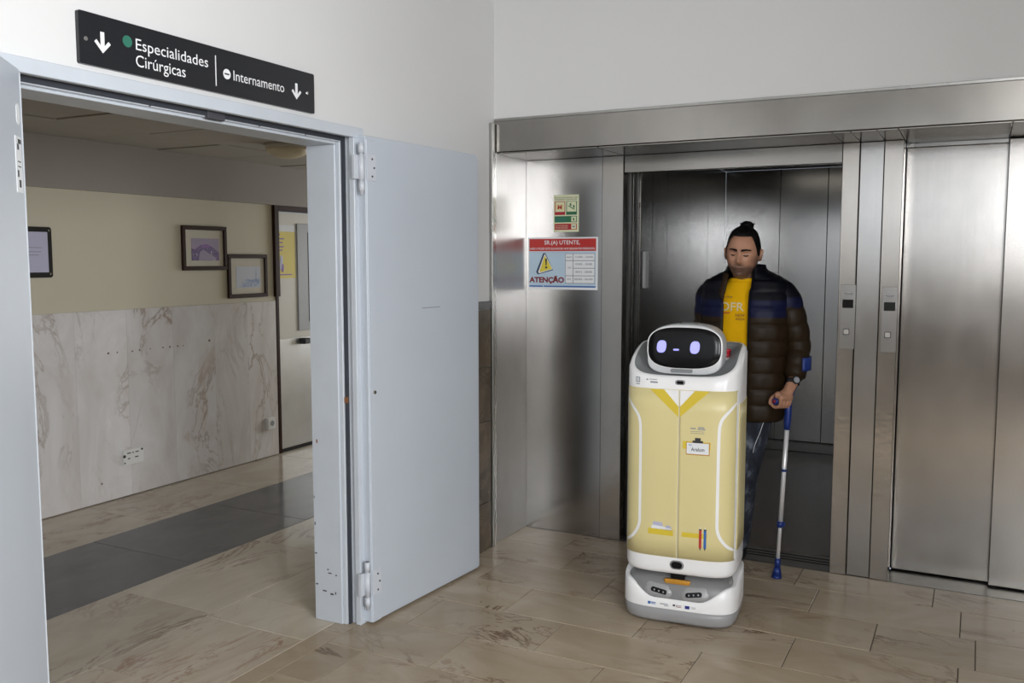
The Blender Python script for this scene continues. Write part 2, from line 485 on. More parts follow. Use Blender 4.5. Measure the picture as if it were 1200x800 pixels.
# ------------------------------------------------------------ setting: lobby walls and ceiling
OY0, OY1, OZ = 1.58, 3.13, 2.13         # rough opening of the double doorway
wl = empty('wall_left', (LW, 0, 0), 'white painted lobby wall with the double doorway and direction sign', 'wall', kind='structure')
mb = MB(); mb.box(-2.56, LW, OY1, 4.76, 0, 3.2); mb.box(-2.56, LW, -4.2, OY0, 0, 3.2); mb.box(-2.56, LW, OY0, OY1, OZ, 3.2)
mb.build('wall_face', 'white_wall', wl)
def wainscot(y0, y1, zs=(0.0, 0.27, 0.72, 1.02, 1.33)):
    for a, b in zip(zs[:-1], zs[1:]):
        bx('tile', (LW - 0.01, LW + 0.014, y0, y1, a + 0.0015, b - 0.0015), 'brown_marble', wl, 0.0015)
    bx('wainscot_cap', (LW - 0.01, LW + 0.018, y0, y1, 1.332, 1.375), 'black_stone', wl, 0.002)
wainscot(3.163, 3.75); wainscot(3.753, 4.305); wainscot(-1.0, 0.2); wainscot(0.203, 1.49)
wb = bx('wall_back', (-2.56, 3.3, 4.37, 4.56, 2.345, 3.2), 'white_wall')
tag(wb, 'white painted wall above the steel elevator header', 'wall', kind='structure')
ce = bx('ceiling', (-2.56, 3.3, -4.2, 4.56, 3.2, 3.3), 'ceiling_white')
tag(ce, 'white lobby ceiling', 'ceiling', kind='structure')
for px_, py_ in PANELS:
    mb = MB()
    for a, b, c, d in ((-0.33, 0.33, -0.63, -0.59), (-0.33, 0.33, 0.59, 0.63), (-0.33, -0.29, -0.59, 0.59), (0.29, 0.33, -0.59, 0.59)): mb.box(px_ + a, px_ + b, py_ + c, py_ + d, 3.182, 3.2)
    mb.build('light_panel_frame', 'window_frame_white', ce)
# the two walls behind and beside the camera, with the windows that light the lobby
wf = empty('wall_front', (0, -3.9, 0), 'white lobby wall with a wide window behind the camera', 'wall', kind='structure')
mb = MB(); mb.box(-2.56, -1.75, -4.1, -3.9, 0, 3.2); mb.box(0.91, 1.22, -4.1, -3.9, 1.62, 3.03); mb.box(2.98, 3.3, -4.1, -3.9, 0, 3.2)
mb.box(-1.75, 2.98, -4.1, -3.9, 0, 1.62); mb.box(-1.75, 2.98, -4.1, -3.9, 3.03, 3.2)
mb.build('wall_face', 'white_wall', wf)
wr = empty('wall_right', (3.1, 0, 0), 'white lobby wall to the right of the camera', 'wall', kind='structure')
mb = MB(); mb.box(3.1, 3.3, -4.1, -1.7, 0, 3.2); mb.box(3.1, 3.3, 1.25, 4.95, 0, 3.2)
mb.box(3.1, 3.3, -1.70, 1.25, 0, 1.09); mb.box(3.1, 3.3, -1.70, 1.25, 2.71, 3.2)
mb.build('wall_face', 'white_wall', wr)
for a in range(7):      # dark marble wainscot also runs along the walls behind the camera
    bx('marble_panel', (-2.36 + a * 0.778, -2.36 + a * 0.778 + 0.775, -3.9, -3.886, 0.0, 1.33), 'brown_marble', wf, 0.001)
    bx('marble_panel', (3.086, 3.1, -3.88 + a * 1.2, -3.88 + a * 1.2 + 1.197, 0.0, 1.04), 'brown_marble', wr, 0.001)
bx('wainscot_cap', (-2.36, 3.1, -3.9, -3.882, 1.332, 1.375), 'black_stone', wf, 0.001)
bx('wainscot_cap', (3.082, 3.1, -3.88, 4.6, 1.042, 1.085), 'black_stone', wr, 0.001)
wa = empty('wall_light_block', (1.75, 2.7, 0), 'added unseen white wall right of the view, shading the right side of the lobby', 'wall', kind='structure')  # added unseen wall that keeps window light off the right-hand floor
bx('wall_face', (1.75, 1.95, 1.10, 4.76, 0, 3.2), 'white_wall', wa)
for a in range(4):
    bx('marble_panel', (1.736, 1.75, 1.10 + a * 0.89, 1.987 + a * 0.89, 0.0, 1.33), 'brown_marble', wa, 0.001)
bx('wainscot_cap', (1.732, 1.75, 1.10, 4.64, 1.332, 1.375), 'black_stone', wa, 0.001)
def front_window(nm, x0, x1, n, label):
    w = empty(nm, ((x0 + x1) / 2, -4.0, 1.62), label, 'window', kind='structure')
    mb = MB(); mb.box(x0, x1, -4.03, -3.97, 1.62, 1.68); mb.box(x0, x1, -4.03, -3.97, 2.97, 3.03)
    step = (x1 - x0 - 0.06) / n
    for k in range(n + 1): mb.box(x0 + k * step, x0 + k * step + 0.06, -4.03, -3.97, 1.68, 2.97)
    mb.build('window_frame', 'window_frame_white', w)
    for k in range(n): bx('pane', (x0 + k * step + 0.06, x0 + (k + 1) * step, -4.003, -3.997, 1.68, 2.97), 'clear_glass', w)
front_window('window_1', -1.75, 0.91, 2, 'wide high window in the lobby wall behind the camera')
front_window('fill_window', 1.22, 2.98, 1, 'added unseen window behind the camera that brightens the elevator wall')  # added unseen window to brighten the elevator wall without showing in the steel
w2 = empty('window_2', (3.2, -0.25, 1.09), 'white framed window in the right lobby wall', 'window', kind='structure')
mb = MB(); mb.box(3.17, 3.23, -1.70, 1.25, 1.09, 1.15); mb.box(3.17, 3.23, -1.70, 1.25, 2.65, 2.71)
for yy in (-1.70, -0.255, 1.19): mb.box(3.17, 3.23, yy, yy + 0.06, 1.09, 2.71)
mb.build('window_frame', 'window_frame_white', w2)
for yy in (-1.64, -0.195): bx('pane', (3.197, 3.203, yy, yy + 1.385, 1.15, 2.65), 'clear_glass', w2)

# ------------------------------------------------------------ setting: corridor shell
wc = empty('wall_corridor', (FW, 4.0, 0), 'cream corridor wall with veined marble panelling below', 'wall', kind='structure')
mb = MB(); mb.box(FW - 0.2, FW, 0.9, 5.655, 0, 2.4); mb.box(FW - 0.2, FW, 6.62, 9.6, 0, 2.4); mb.box(FW - 0.2, FW, 5.655, 6.62, 2.03, 2.4)
mb.build('wall_face', 'cream_wall', wc)
bx('upper_band', (FW - 0.05, FW + 0.035, 0.9, 9.6, 2.037, 2.4), 'taupe_band', wc)
edges = [1.78, 2.18, 2.58, 2.98, 3.38, 3.775, 4.17, 4.56, 4.955, 5.30, 5.622]
for a, b in zip(edges[:-1], edges[1:]):
    bx('marble_panel', (FW, FW + 0.018, a + 0.0003, b - 0.0003, 0.006, 1.266), 'wall_marble', wc, 0.0004)
# stained plugs where a handrail used to be fixed
for yy, zz, r in ((4.02, 0.985, 0.012), (4.09, 0.985, 0.008), (4.21, 0.982, 0.009), (4.27, 0.985, 0.010), (4.36, 0.986, 0.007), (4.47, 0.985, 0.009), (4.53, 0.984, 0.011), (4.60, 0.984, 0.010), (4.65, 0.983, 0.007), (4.90, 1.0, 0.014), (3.93, 0.13, 0.010)):
    MB().cyl((FW + 0.017, yy, zz), (FW + 0.0195, yy, zz), r * 0.62, n=10).build('plug', 'plug_brown', wc)
cc = empty('ceiling_corridor', (-3.8, 4, 2.35), 'dim corridor ceiling of slightly sagging square panels', 'ceiling', kind='structure')
bx('ceiling_slab', (FW - 0.2, -2.5, 0.9, 9.6, 2.385, 2.45), 'corridor_ceiling', cc)
for i in range(4):
    for j in range(9):
        x0 = -5.055 + i * 0.62; y0 = 1.42 + j * 0.61
        x1 = min(x0 + 0.612, -2.57)
        dz = random.uniform(-0.006, 0.004)
        MB().box(x0, x1, y0, y0 + 0.602, 2.35 + dz, 2.362 + dz, bev=0.002).build('ceiling_panel', 'corridor_ceiling', cc)
for nm, d in (('wall_corridor_near', (-5.29, -2.5, 0.7, 0.9, 0, 2.4)), ('wall_corridor_side', (-2.56, -2.46, 4.76, 9.6, 0, 2.4))):
    tag(bx(nm, d, 'cream_wall'), 'plain cream corridor wall out of sight beyond the doorway' if 'near' in nm else 'cream corridor wall backing the elevator shaft', 'wall', kind='structure')
we = empty('wall_corridor_end', (-3.8, 9.4, 0), 'corridor end wall around its daylight window', 'wall', kind='structure')
mb = MB(); mb.box(-5.29, -4.7, 9.4, 9.6, 0, 2.4); mb.box(-3.0, -2.46, 9.4, 9.6, 0, 2.4); mb.box(-4.7, -3.0, 9.4, 9.6, 0, 0.65); mb.box(-4.7, -3.0, 9.4, 9.6, 2.25, 2.4)
mb.build('wall_face', 'cream_wall', we)

# ------------------------------------------------------------ setting: elevator front in stainless steel
EY = 4.75
el = empty('wall_elevator', (-1.2, EY, 0), 'brushed stainless steel elevator surround with deep header', 'wall', kind='structure')
el_p = lambda nm, d, m, bev=0.0015: bx(nm, d, m, el, bev)
el_p('header_panel', (LW + 0.008, 1.9, 4.352, 4.56, 2.178, 2.340), 'steel_header_shaded')
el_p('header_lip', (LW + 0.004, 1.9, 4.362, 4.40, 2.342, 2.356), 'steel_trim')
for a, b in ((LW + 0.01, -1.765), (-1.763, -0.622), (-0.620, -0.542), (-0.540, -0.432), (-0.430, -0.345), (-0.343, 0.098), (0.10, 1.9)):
    el_p('soffit_panel', (a + 0.001, b - 0.001, 4.37, EY + (0.16 if a > -0.4 else 0.02), 2.170, 2.177), 'steel_header_shaded')
el_p('return_panel', (LW - 0.02, LW + 0.006, 4.372, EY + 0.02, 0.001, 2.172), 'steel_return')
el_p('corner_trim', (LW - 0.01, LW + 0.02, 4.312, 4.34, 0.001, 2.33), 'steel_trim', 0.002)
el_p('corner_trim', (LW - 0.01, LW + 0.012, 4.34, 4.372, 0.001, 2.33), 'steel_panel', 0.002)
el_p('cladding_panel', (LW + 0.006, -1.889, EY, EY + 0.02, 0.001, 2.169), 'steel_panel')
el_p('door_jamb', (-1.887, -1.763, EY - 0.006, EY + 0.06, 0.001, 2.169), 'steel_jamb', 0.002)
el_p('transom', (-1.761, -0.623, EY + 0.004, EY + 0.06, 2.076, 2.169), 'steel_header_shaded', 0.002)
el_p('door_jamb', (-0.621, -0.5425, EY - 0.006, EY + 0.12, 0.001, 2.169), 'steel_jamb', 0.002)
el_p('pillar_panel', (-0.5395, -0.4325, EY + 0.004, EY + 0.12, 0.001, 2.169), 'steel_panel', 0.002)
el_p('door_jamb', (-0.4295, -0.345, EY - 0.006, EY + 0.12, 0.001, 2.169), 'steel_jamb', 0.002)
el_p('door_jamb', (1.20, 1.9, EY, EY + 0.12, 0.001, 2.169), 'steel_panel', 0.002)
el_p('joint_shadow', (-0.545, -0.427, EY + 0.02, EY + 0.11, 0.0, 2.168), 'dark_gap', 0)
el_p('shaft_wall', (-2.46, 3.3, EY + 0.26, EY + 0.30, 2.17, 2.6), 'dark_gap', 0)
el_p('shaft_wall', (-2.46, -1.97, EY + 0.06, EY + 0.12, 0, 2.17), 'dark_gap', 0)
el_p('door_sill', (-0.345, 1.20, EY - 0.01, 5.0, -0.02, 0.004), 'sill_metal', 0.001)
el_p('door_sill', (-1.763, -0.62, EY + 0.012, 4.985, -0.02, 0.003), 'sill_metal', 0.001)
for yy in (4.845, 4.885, 4.93):
    el_p('sill_groove', (-1.76, -0.622, yy, yy + 0.012, 0.002, 0.0045), 'dark_gap', 0)
# landing doors of the right elevator: closed, two telescopic panels
d4 = empty('door_4', (0.4, 4.9, 0), 'closed brushed steel elevator door at the right edge of the view', 'elevator door', kind='structure')
bx('door_panel', (-0.344, 0.12, 4.925, 4.955, 0.012, 2.150), 'steel_door', d4, 0.003)
bx('door_panel', (0.10, 1.22, 4.880, 4.912, 0.012, 2.165), 'steel_door', d4, 0.003)
bx('track_cover', (-0.344, 0.10, 4.91, 4.96, 2.150, 2.169), 'steel_trim', d4, 0.001)
bx('backing', (-0.36, 1.22, 4.97, 5.0, 0, 2.2), 'dark_gap', d4)
# landing and car doors of the left elevator slid open to the left
d5 = empty('door_5', (-1.85, 4.9, 0), 'open sliding elevator door panels stacked beside the jamb', 'elevator door', kind='structure')
for i, (yy, xx) in enumerate(((4.835, -1.758), (4.88, -1.750), (4.945, -1.752), (4.985, -1.745))):
    bx('door_panel', (-1.95, xx, yy, yy + 0.030, 0.012, 2.10), 'steel_door' if i % 2 else 'steel_trim', d5, 0.002)

# ------------------------------------------------------------ setting: elevator car
CX0, CX1, CY0, CY1, CZ = -1.94, -0.44, 5.02, 7.70, 2.34
car = empty('elevator_car', (-1.2, 6.3, 0), 'dark brushed steel elevator car behind the man', 'elevator car', kind='structure')
bx('car_floor', (CX0, CX1, CY0 - 0.03, CY1, -0.03, 0.002), 'car_floor', car)
bx('car_ceiling', (CX0, CX1, CY0 - 0.03, CY1, CZ, CZ + 0.05), 'car_ceiling', car)
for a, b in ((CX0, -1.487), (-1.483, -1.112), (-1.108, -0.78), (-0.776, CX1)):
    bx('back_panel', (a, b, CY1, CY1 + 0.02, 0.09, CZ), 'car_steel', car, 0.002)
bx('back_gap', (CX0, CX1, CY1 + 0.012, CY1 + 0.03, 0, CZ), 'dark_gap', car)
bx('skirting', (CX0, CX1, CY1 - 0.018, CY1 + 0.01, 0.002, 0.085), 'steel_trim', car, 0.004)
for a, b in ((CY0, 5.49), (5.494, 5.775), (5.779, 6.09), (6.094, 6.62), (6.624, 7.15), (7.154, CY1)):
    bx('side_panel', (CX0 - 0.02, CX0, a, b, 0.09, CZ), 'car_side_steel_shaded', car, 0.002)
    bx('side_panel', (CX1, CX1 + 0.02, a, b, 0.09, CZ), 'car_side_steel_shaded', car, 0.002)
bx('skirting', (CX0, CX0 + 0.015, CY0, CY1, 0.002, 0.085), 'steel_trim', car, 0.003)
bx('skirting', (CX1 - 0.015, CX1, CY0, CY1, 0.002, 0.085), 'steel_trim', car, 0.003)
bx('front_return', (CX1 - 0.16, CX1, CY0 - 0.02, CY0, 0.0, CZ), 'car_side_steel_shaded', car, 0.002)
bx('car_header', (CX0, CX1, CY0 - 0.03, CY0 + 0.02, 2.10, CZ), 'dark_gap', car)
bx('pale_plate', (CX0, CX0 + 0.022, 5.585, 5.655, 1.415, 1.652), 'socket_white', car, 0.004)  # slim pale upright plate on the side wall
lg = bx('ceiling_diffuser', (-1.55, -0.85, 6.2, 6.9, CZ - 0.012, CZ), 'lamp_glass', car, 0.003)
lg.data.materials[0] = plain('car_lamp', (1.0, 0.93, 0.82), 0.5, var=0.0, emit=0.5)

# ------------------------------------------------------------ double doorway: frame and leaves
fr = empty('trim_1', (LW, 2.35, 0), 'pale blue grey steel frame of the double doorway', 'door frame', kind='structure')
fp = lambda nm, d, m='frame_paint', bev=0.002: bx(nm, d, m, fr, bev)
for side, s in ((3.065, 1), (1.645, -1)):
    Y = lambda a, b: (min(side + s * a, side + s * b), max(side + s * a, side + s * b))
    fp('jamb', (-2.575, -2.425, *Y(0.0, 0.085), 0.001, 2.0815))
    fp('jamb_stop', (-2.425, -2.405, *Y(0.008, 0.085), 0.001, 2.0915))
    fp('gasket_strip', (-2.405, -2.398, *Y(0.018, 0.04), 0.001, 2.0955), 'gasket', 0)
    fp('rebate', (-2.405, -2.372, *Y(0.04, 0.085), 0.001, 2.165))
    fp('face_strip', (-2.372, -2.345, *Y(0.028, 0.095), 0.001, 2.1088))
fp('head', (-2.575, -2.425, 1.56, 3.15, 2.082, 2.165))
fp('head_stop', (-2.425, -2.405, 1.56, 3.15, 2.092, 2.165))
fp('gasket_strip', (-2.405, -2.398, 1.56, 3.15, 2.096, 2.115), 'gasket', 0)
fp('head_face', (-2.372, -2.345, 1.55, 3.16, 2.109, 2.152))
fp('closer_bracket', (-2.408, -2.39, 2.335, 2.415, 2.086, 2.112), 'chip', 0.002)
for yy in (2.10, 2.60, 2.86):
    MB().cyl((-2.415, yy, 2.096), (-2.403, yy, 2.096), 0.004, n=8).build('screw', 'chip', fr)
# chipped paint near the foot of the right jamb
for xx, zz, w, h in ((-2.565, 0.30, 0.012, 0.006), (-2.567, 0.43, 0.006, 0.014), (-2.52, 0.135, 0.022, 0.006), (-2.48, 0.125, 0.018, 0.008), (-2.46, 0.13, 0.006, 0.012), (-2.49, 0.22, 0.02, 0.005), (-2.50, 0.235, 0.008, 0.006), (-2.455, 0.215, 0.008, 0.006), (-2.562, 0.16, 0.012, 0.006), (-2.569, 0.55, 0.004, 0.012)):
    MB().box(xx - w / 2, xx + w / 2, 3.0645, 3.066, zz, zz + h).build('paint_chip', 'chip', fr)
MB().box(-2.552, -2.545, 3.0642, 3.066, 0.80, 0.816).build('rust_spot', 'rust', fr)
MB().box(-2.404, -2.395, 3.078, 3.095, 0.985, 1.01).build('strike_rust', 'rust', fr)

def leaf_door(name, hinge, ang, width, label, t=0.05, zt=2.12):
    """leaf in local coords: hinge line at origin, leaf runs along +x, visible face at y = 0"""
    r = empty(name, (*hinge, 0), label, 'door', kind='structure', rz=ang)
    return r
# right leaf, folded back almost flat against the wall
ang = math.atan2(3.977 - 3.118, -2.238 + 2.301)
d1 = leaf_door('door_1', (-2.301, 3.118), ang, 0.86, 'pale blue grey steel fire door leaf folded back beside the elevator')
lb = lambda nm, d, m='door_paint', bev=0.002, p=None: bx(nm, d, m, p or d1, bev, local=True)
lb('door_panel', (0.0, 0.835, 0.004, 0.055, 0.012, 2.117))
lb('edge_strip', (0.003, 0.058, -0.001, 0.01, 0.012, 2.100))
lb('edge_strip', (0.822, 0.861, 0.010, 0.045, 0.012, 2.098))
lb('edge_strip', (0.800, 0.845, 0.006, 0.05, 0.012, 2.112))
def hinge(z):
    h = lb('hinge', (0.0, 0.058, -0.004, 0.0, z - 0.055, z + 0.055), 'hinge_paint', 0.001)
    mb = MB()
    for a, b in ((-0.10, -0.058), (-0.054, 0.054), (0.058, 0.10)):
        mb.cyl((-0.016, 0.012, z + a), (-0.016, 0.012, z + b), 0.013, n=14)
    mb.cyl((-0.016, 0.012, z - 0.115), (-0.016, 0.012, z + 0.10), 0.008, n=10)
    k = mb.build('knuckle', 'hinge_paint', h, local=True)
    for xx, zz in ((0.034, 0.036), (0.046, 0.0), (0.034, -0.036)):
        MB().cyl((xx, -0.0065, z + zz), (xx, -0.003, z + zz), 0.0045, n=8).build('screw', 'chip', h, local=True)
    lb('hinge_tail', (-0.05, -0.02, 0.02, 0.035, z - 0.05, z + 0.05), 'hinge_paint', 0.001, h)
hinge(1.985); hinge(0.19)
MB().cyl((0.03, -0.008, 1.03), (0.03, 0.0, 1.03), 0.008, n=10).build('bolt', 'chrome', d1, local=True)
lb('scuff', (0.38, 0.52, 0.0032, 0.0042, 1.375, 1.379), 'ink_grey', 0)
# left leaf, half open towards the camera
d2 = leaf_door('door_2', (-2.345, 1.612), math.radians(-48), 0.86, 'pale blue grey steel fire door leaf at the left edge of the view')
bx('door_panel', (0.0, 0.72, -0.055, 0.0, 0.012, 2.117), 'door_paint', d2, 0.003, local=True)
bx('edge_strip', (-0.012, 0.03, -0.045, -0.008, 0.012, 2.100), 'door_paint', d2, 0.003, local=True)
lab = bx('certification_label', (0.018, 0.075, 0.0, 0.0015, 1.78, 1.93), 'paper_white', d2, local=True)
tz = 1.78
for i, (a, b, c, d) in enumerate(((0.022, 0.135, 0.030, 0.012), (0.045, 0.118, 0.015, 0.016), (0.030, 0.085, 0.030, 0.003), (0.030, 0.072, 0.030, 0.003), (0.052, 0.045, 0.014, 0.018), (0.036, 0.018, 0.018, 0.020))):
    bx('label_print', (a, a + c, 0.0012, 0.0019, tz + b - 0.004, tz + b - 0.004 + d), 'ink', lab, local=True)
MB().prism(rrect(0.03, 0.055, 0.014, cx=0.035, cy=1.99), 0.0012, ((0, 0.0, 0), (1, 0, 0), (0, 0, 1), (0, 1, 0))).build('sticker', 'paper_white', d2, local=True)

# corridor door at the far end of the panelling
d3 = empty('door_3', (FW, 6.1, 0), 'cream corridor door with steel kick plate and dark wooden frame', 'door', kind='structure')
lb3 = lambda nm, d, m, bev=0.002, p=None: bx(nm, d, m, p or d3, bev)
lb3('frame_post', (FW - 0.08, FW + 0.03, 5.622, 5.672, 1.30, 2.037), 'dark_wood')
lb3('frame_post', (FW - 0.08, FW + 0.012, 5.640, 5.672, 0.0, 1.30), 'dark_wood')
lb3('frame_post', (FW - 0.08, FW + 0.03, 6.60, 6.66, 0.0, 2.037), 'dark_wood')
lb3('frame_head', (FW - 0.08, FW + 0.03, 5.672, 6.60, 1.995, 2.037), 'dark_wood')
lb3('door_panel', (FW - 0.07, FW - 0.03, 5.69, 6.60, 0.02, 1.99), 'corridor_door')
lb3('door_edge', (FW - 0.05, FW - 0.012, 5.674, 5.692, 0.005, 1.99), 'kick_steel')
lb3('kick_plate', (FW - 0.03, FW - 0.026, 5.695, 6.59, 0.03, 0.94), 'kick_steel', 0.001)
vf = lb3('vision_frame', (FW - 0.032, FW - 0.018, 5.945, 6.45, 1.0, 1.90), 'vision_grey')
lb3('pane', (FW - 0.02, FW - 0.016, 6.075, 6.42, 1.07, 1.83), 'display_green', 0.001, vf)
lb3('handle', (FW - 0.03, FW + 0.035, 5.955, 6.03, 0.885, 0.935), 'black_plastic', 0.008)
lb3('threshold', (FW - 0.07, FW - 0.02, 5.69, 6.6, 0.0, 0.012), 'dark_gap', 0)

# ------------------------------------------------------------ direction sign above the doorway
SY0, SY1, SZ0, SZ1 = 1.812, 2.86, 2.172, 2.324
sg = empty('direction_sign', (LW, 2.336, SZ0), 'long black direction sign with white lettering above the double doorway', 'sign')
MB().prism(rrect(SY1 - SY0, SZ1 - SZ0, 0.006, 3, (SY0 + SY1) / 2, (SZ0 + SZ1) / 2), 0.014, AX((LW, 0, 0))).build('board', 'sign_black', sg)
SP = AX((LW + 0.014, 0, 0))
def arrow(y, z, s, nm='arrow'):
    mb = MB(); w = 0.11 * s
    mb.prism([(y - w, z + 0.5 * s), (y + w, z + 0.5 * s), (y + w, z - 0.36 * s), (y - w, z - 0.36 * s)], 0.0006, SP)
    for k in (1, -1):
        mb.prism([(y, z - 0.50 * s), (y + k * 0.46 * s, z - 0.02 * s), (y + k * 0.34 * s, z + 0.10 * s), (y, z - 0.27 * s)], 0.0007, SP)
    return mb.build(nm, 'sign_white', sg)
arrow(1.8915, 2.245, 0.062); arrow(2.755, 2.242, 0.060)
def disc(y, z, r, mat, nm, d=0.0006, n=24):
    return MB().prism([(y + r * math.cos(2 * PI * i / n), z + r * math.sin(2 * PI * i / n)) for i in range(n)], d, SP).build(nm, mat, sg)
disc(1.981, 2.2675, 0.0175, 'sign_green', 'green_dot')
disc(2.394, 2.2425, 0.0175, 'sign_white', 'white_dot')
bx('dot_bar', (LW + 0.0142, LW + 0.0152, 2.383, 2.405, 2.240, 2.245), 'sign_black', sg)
text('Especialidades', SP, 2.012, 2.2375, 0.296, 0.0455, 'sign_white', sg)
text('Cirúrgicas', SP, 2.010, 2.1865, 0.198, 0.0475, 'sign_white', sg)
text('Internamento', SP, 2.425, 2.2262, 0.261, 0.0345, 'sign_white', sg)
bx('divider', (LW + 0.014, LW + 0.0147, 2.3405, 2.3445, 2.194, 2.296), 'sign_white', sg)
for yy in (1.834, 2.816):
    MB().cyl((LW + 0.013, yy, 2.245), (LW + 0.0165, yy, 2.245), 0.0075, 0.006, n=14).build('screw', 'chrome', sg)

# ------------------------------------------------------------ notices on the steel panel
PX0, PX1, PZ0, PZ1 = -2.349, -1.912, 1.428, 1.727
no = empty('elevator_notice', ((PX0 + PX1) / 2, EY, PZ0), 'red and blue warning notice taped to the steel panel', 'notice')
NP = AY((0, EY - 0.0008, 0))
bx('sheet', (PX0, PX1, EY - 0.0010, EY, PZ0, PZ1), 'paper_white', no)
U = lambda x: PX0 + (x - 125) / 810 * (PX1 - PX0)
V = lambda y: PZ1 - (y - 75) / 625 * (PZ1 - PZ0)
def nrect(x0, y0, x1, y1, mat, nm, d=0.0004, p=None):
    return MB().prism([(U(x0), V(y1)), (U(x1), V(y1)), (U(x1), V(y0)), (U(x0), V(y0))], d, AY((0, EY - 0.0010, 0))).build(nm, mat, p or no)
def ntext(s, x0, y0, x1, y1, mat, bold=0.0, d=0.0012):
    return text(s, AY((0, EY - 0.0010, 0)), U(x0), V(y1), U(x1) - U(x0), V(y0) - V(y1), mat, no, bold=bold, depth=d)
nrect(138, 92, 915, 240, 'notice_red', 'red_band')
nrect(138, 244, 912, 672, 'notice_blue', 'blue_field')
ntext('SR.(A) UTENTE,', 318, 112, 732, 176, 'paper_white', 0.012)
ntext('NÃO UTILIZE ESTE ELEVADOR NOS SEGUINTES PERÍODOS:', 150, 192, 903, 222, 'paper_white', 0.012)
ntext('ATENÇÃO', 140, 536, 552, 634, 'notice_dark_red', 0.045)
def npoly(pts, mat, nm, d):
    return MB().prism([(U(x), V(y)) for x, y in pts], d, AY((0, EY - 0.0010, 0))).build(nm, mat, no)
npoly([(220, 490), (305, 262), (330, 262), (420, 462), (415, 470), (240, 522)], 'notice_navy', 'triangle_edge', 0.0006)
npoly([(245, 492), (322, 270), (416, 456), (258, 508)], 'paper_white', 'triangle_rim', 0.0009)
npoly([(262, 484), (323, 290), (408, 452), (268, 494)], 'notice_yellow', 'triangle', 0.0012)
npoly([(328, 330), (350, 330), (346, 412), (334, 412)], 'ink', 'mark', 0.0016)
npoly([(330, 424), (352, 424), (352, 448), (330, 448)], 'ink', 'mark', 0.0016)
nrect(562, 268, 905, 628, 'ink_grey', 'table_grid', 0.0006)
for a, b, c, d in ((568, 274, 650, 350), (658, 274, 898, 350), (568, 358, 650, 530), (658, 358, 898, 440), (658, 448, 898, 530), (568, 538, 650, 620), (658, 538, 898, 620)):
    nrect(a, b, c, d, 'paper_white', 'table_cell', 0.0009)
for s, a, b, c, d in (('MANHÃ', 582, 298, 640, 322), ('TARDE', 590, 428, 634, 448), ('NOITE', 586, 566, 632, 584), ('11H00 - 12H00', 678, 298, 880, 322), ('13H30 - 15H00', 680, 382, 872, 408), ('18H15 - 20H00', 680, 474, 872, 500), ('00H00 - 06H00', 670, 562, 880, 586)):
    ntext(s, a, b, c, d, 'ink_grey', 0.015, 0.0014)
nrect(138, 655, 912, 672, 'decal_blue', 'footer_line', 0.0005)
nrect(300, 652, 312, 668, 'notice_blue', 'footer_gap', 0.0008)

QX0, QX1, QZ0, QZ1 = -2.187, -2.03, 1.757, 1.967
ns = empty('safety_notice', ((QX0 + QX1) / 2, EY, QZ0), 'small red and green fire safety plate above the warning notice', 'notice')
bx('plate', (QX0, QX1, EY - 0.002, EY, QZ0, QZ1), 'safety_cream', ns)
U2 = lambda x: QX0 + (x - 112) / 408 * (QX1 - QX0)
V2 = lambda y: QZ1 - (y - 88) / 624 * (QZ1 - QZ0)
def qp(pts, mat, nm, d=0.0004):
    return MB().prism([(U2(x), V2(y)) for x, y in pts], d, AY((0, EY - 0.002, 0))).build(nm, mat, ns)
qr = lambda x0, y0, x1, y1, mat, nm, d=0.0004: qp([(x0, y1), (x1, y1), (x1, y0), (x0, y0)], mat, nm, d)
text('EM CASO DE INCÊNDIO NÃO', AY((0, EY - 0.002, 0)), U2(135), V2(145), U2(505) - U2(135), V2(118) - V2(145), 'ink', ns)
text('UTILIZAR O ELEVADOR', AY((0, EY - 0.002, 0)), U2(135), V2(180), U2(490) - U2(135), V2(155) - V2(180), 'ink', ns)
qr(130, 198, 300, 425, 'safety_red', 'red_tile'); qr(142, 208, 290, 372, 'safety_cream', 'tile_field', 0.0007)
qr(150, 240, 275, 345, 'robot_yellow', 'icon_ground', 0.0009)
for x in (185, 228): qp([(x, 260), (x - 8, 325), (x + 22, 325), (x + 18, 260)], 'safety_red', 'icon_figure', 0.0012)
qr(195, 282, 240, 305, 'safety_red', 'icon_figure', 0.0012)
qr(318, 198, 490, 425, 'safety_green', 'green_tile'); qr(330, 205, 478, 372, 'safety_cream', 'tile_field', 0.0007)
qp([(345, 275), (360, 268), (455, 330), (445, 342)], 'safety_green', 'icon_stairs', 0.0010)
for x, yy in ((388, 250), (440, 282)):
    qp([(x - 16, yy - 15), (x + 10, yy - 20), (x + 15, yy + 30), (x - 8, yy + 25)], 'safety_green', 'icon_figure', 0.0012)
qr(130, 445, 490, 550, 'safety_green', 'green_band'); qr(402, 455, 478, 540, 'safety_cream', 'band_field', 0.0007)
qr(145, 470, 320, 540, 'sign_green', 'band_field', 0.0006)
qp([(425, 475), (445, 475), (452, 525), (430, 525)], 'safety_green', 'icon_figure', 0.0010)
qr(130, 572, 490, 675, 'safety_red', 'red_band'); qr(402, 580, 478, 665, 'safety_cream', 'band_field', 0.0007)
qr(418, 608, 460, 638, 'ink_grey', 'icon_figure', 0.0010)
for s, yy in (('NÃO USAR O ELEVADOR', 618), ('EM CASO DE FOGO', 655)):
    text(s, AY((0, EY - 0.002, 0)), U2(145), V2(yy), U2(345) - U2(145), V2(yy - 26) - V2(yy), 'safety_cream', ns, depth=0.0008)

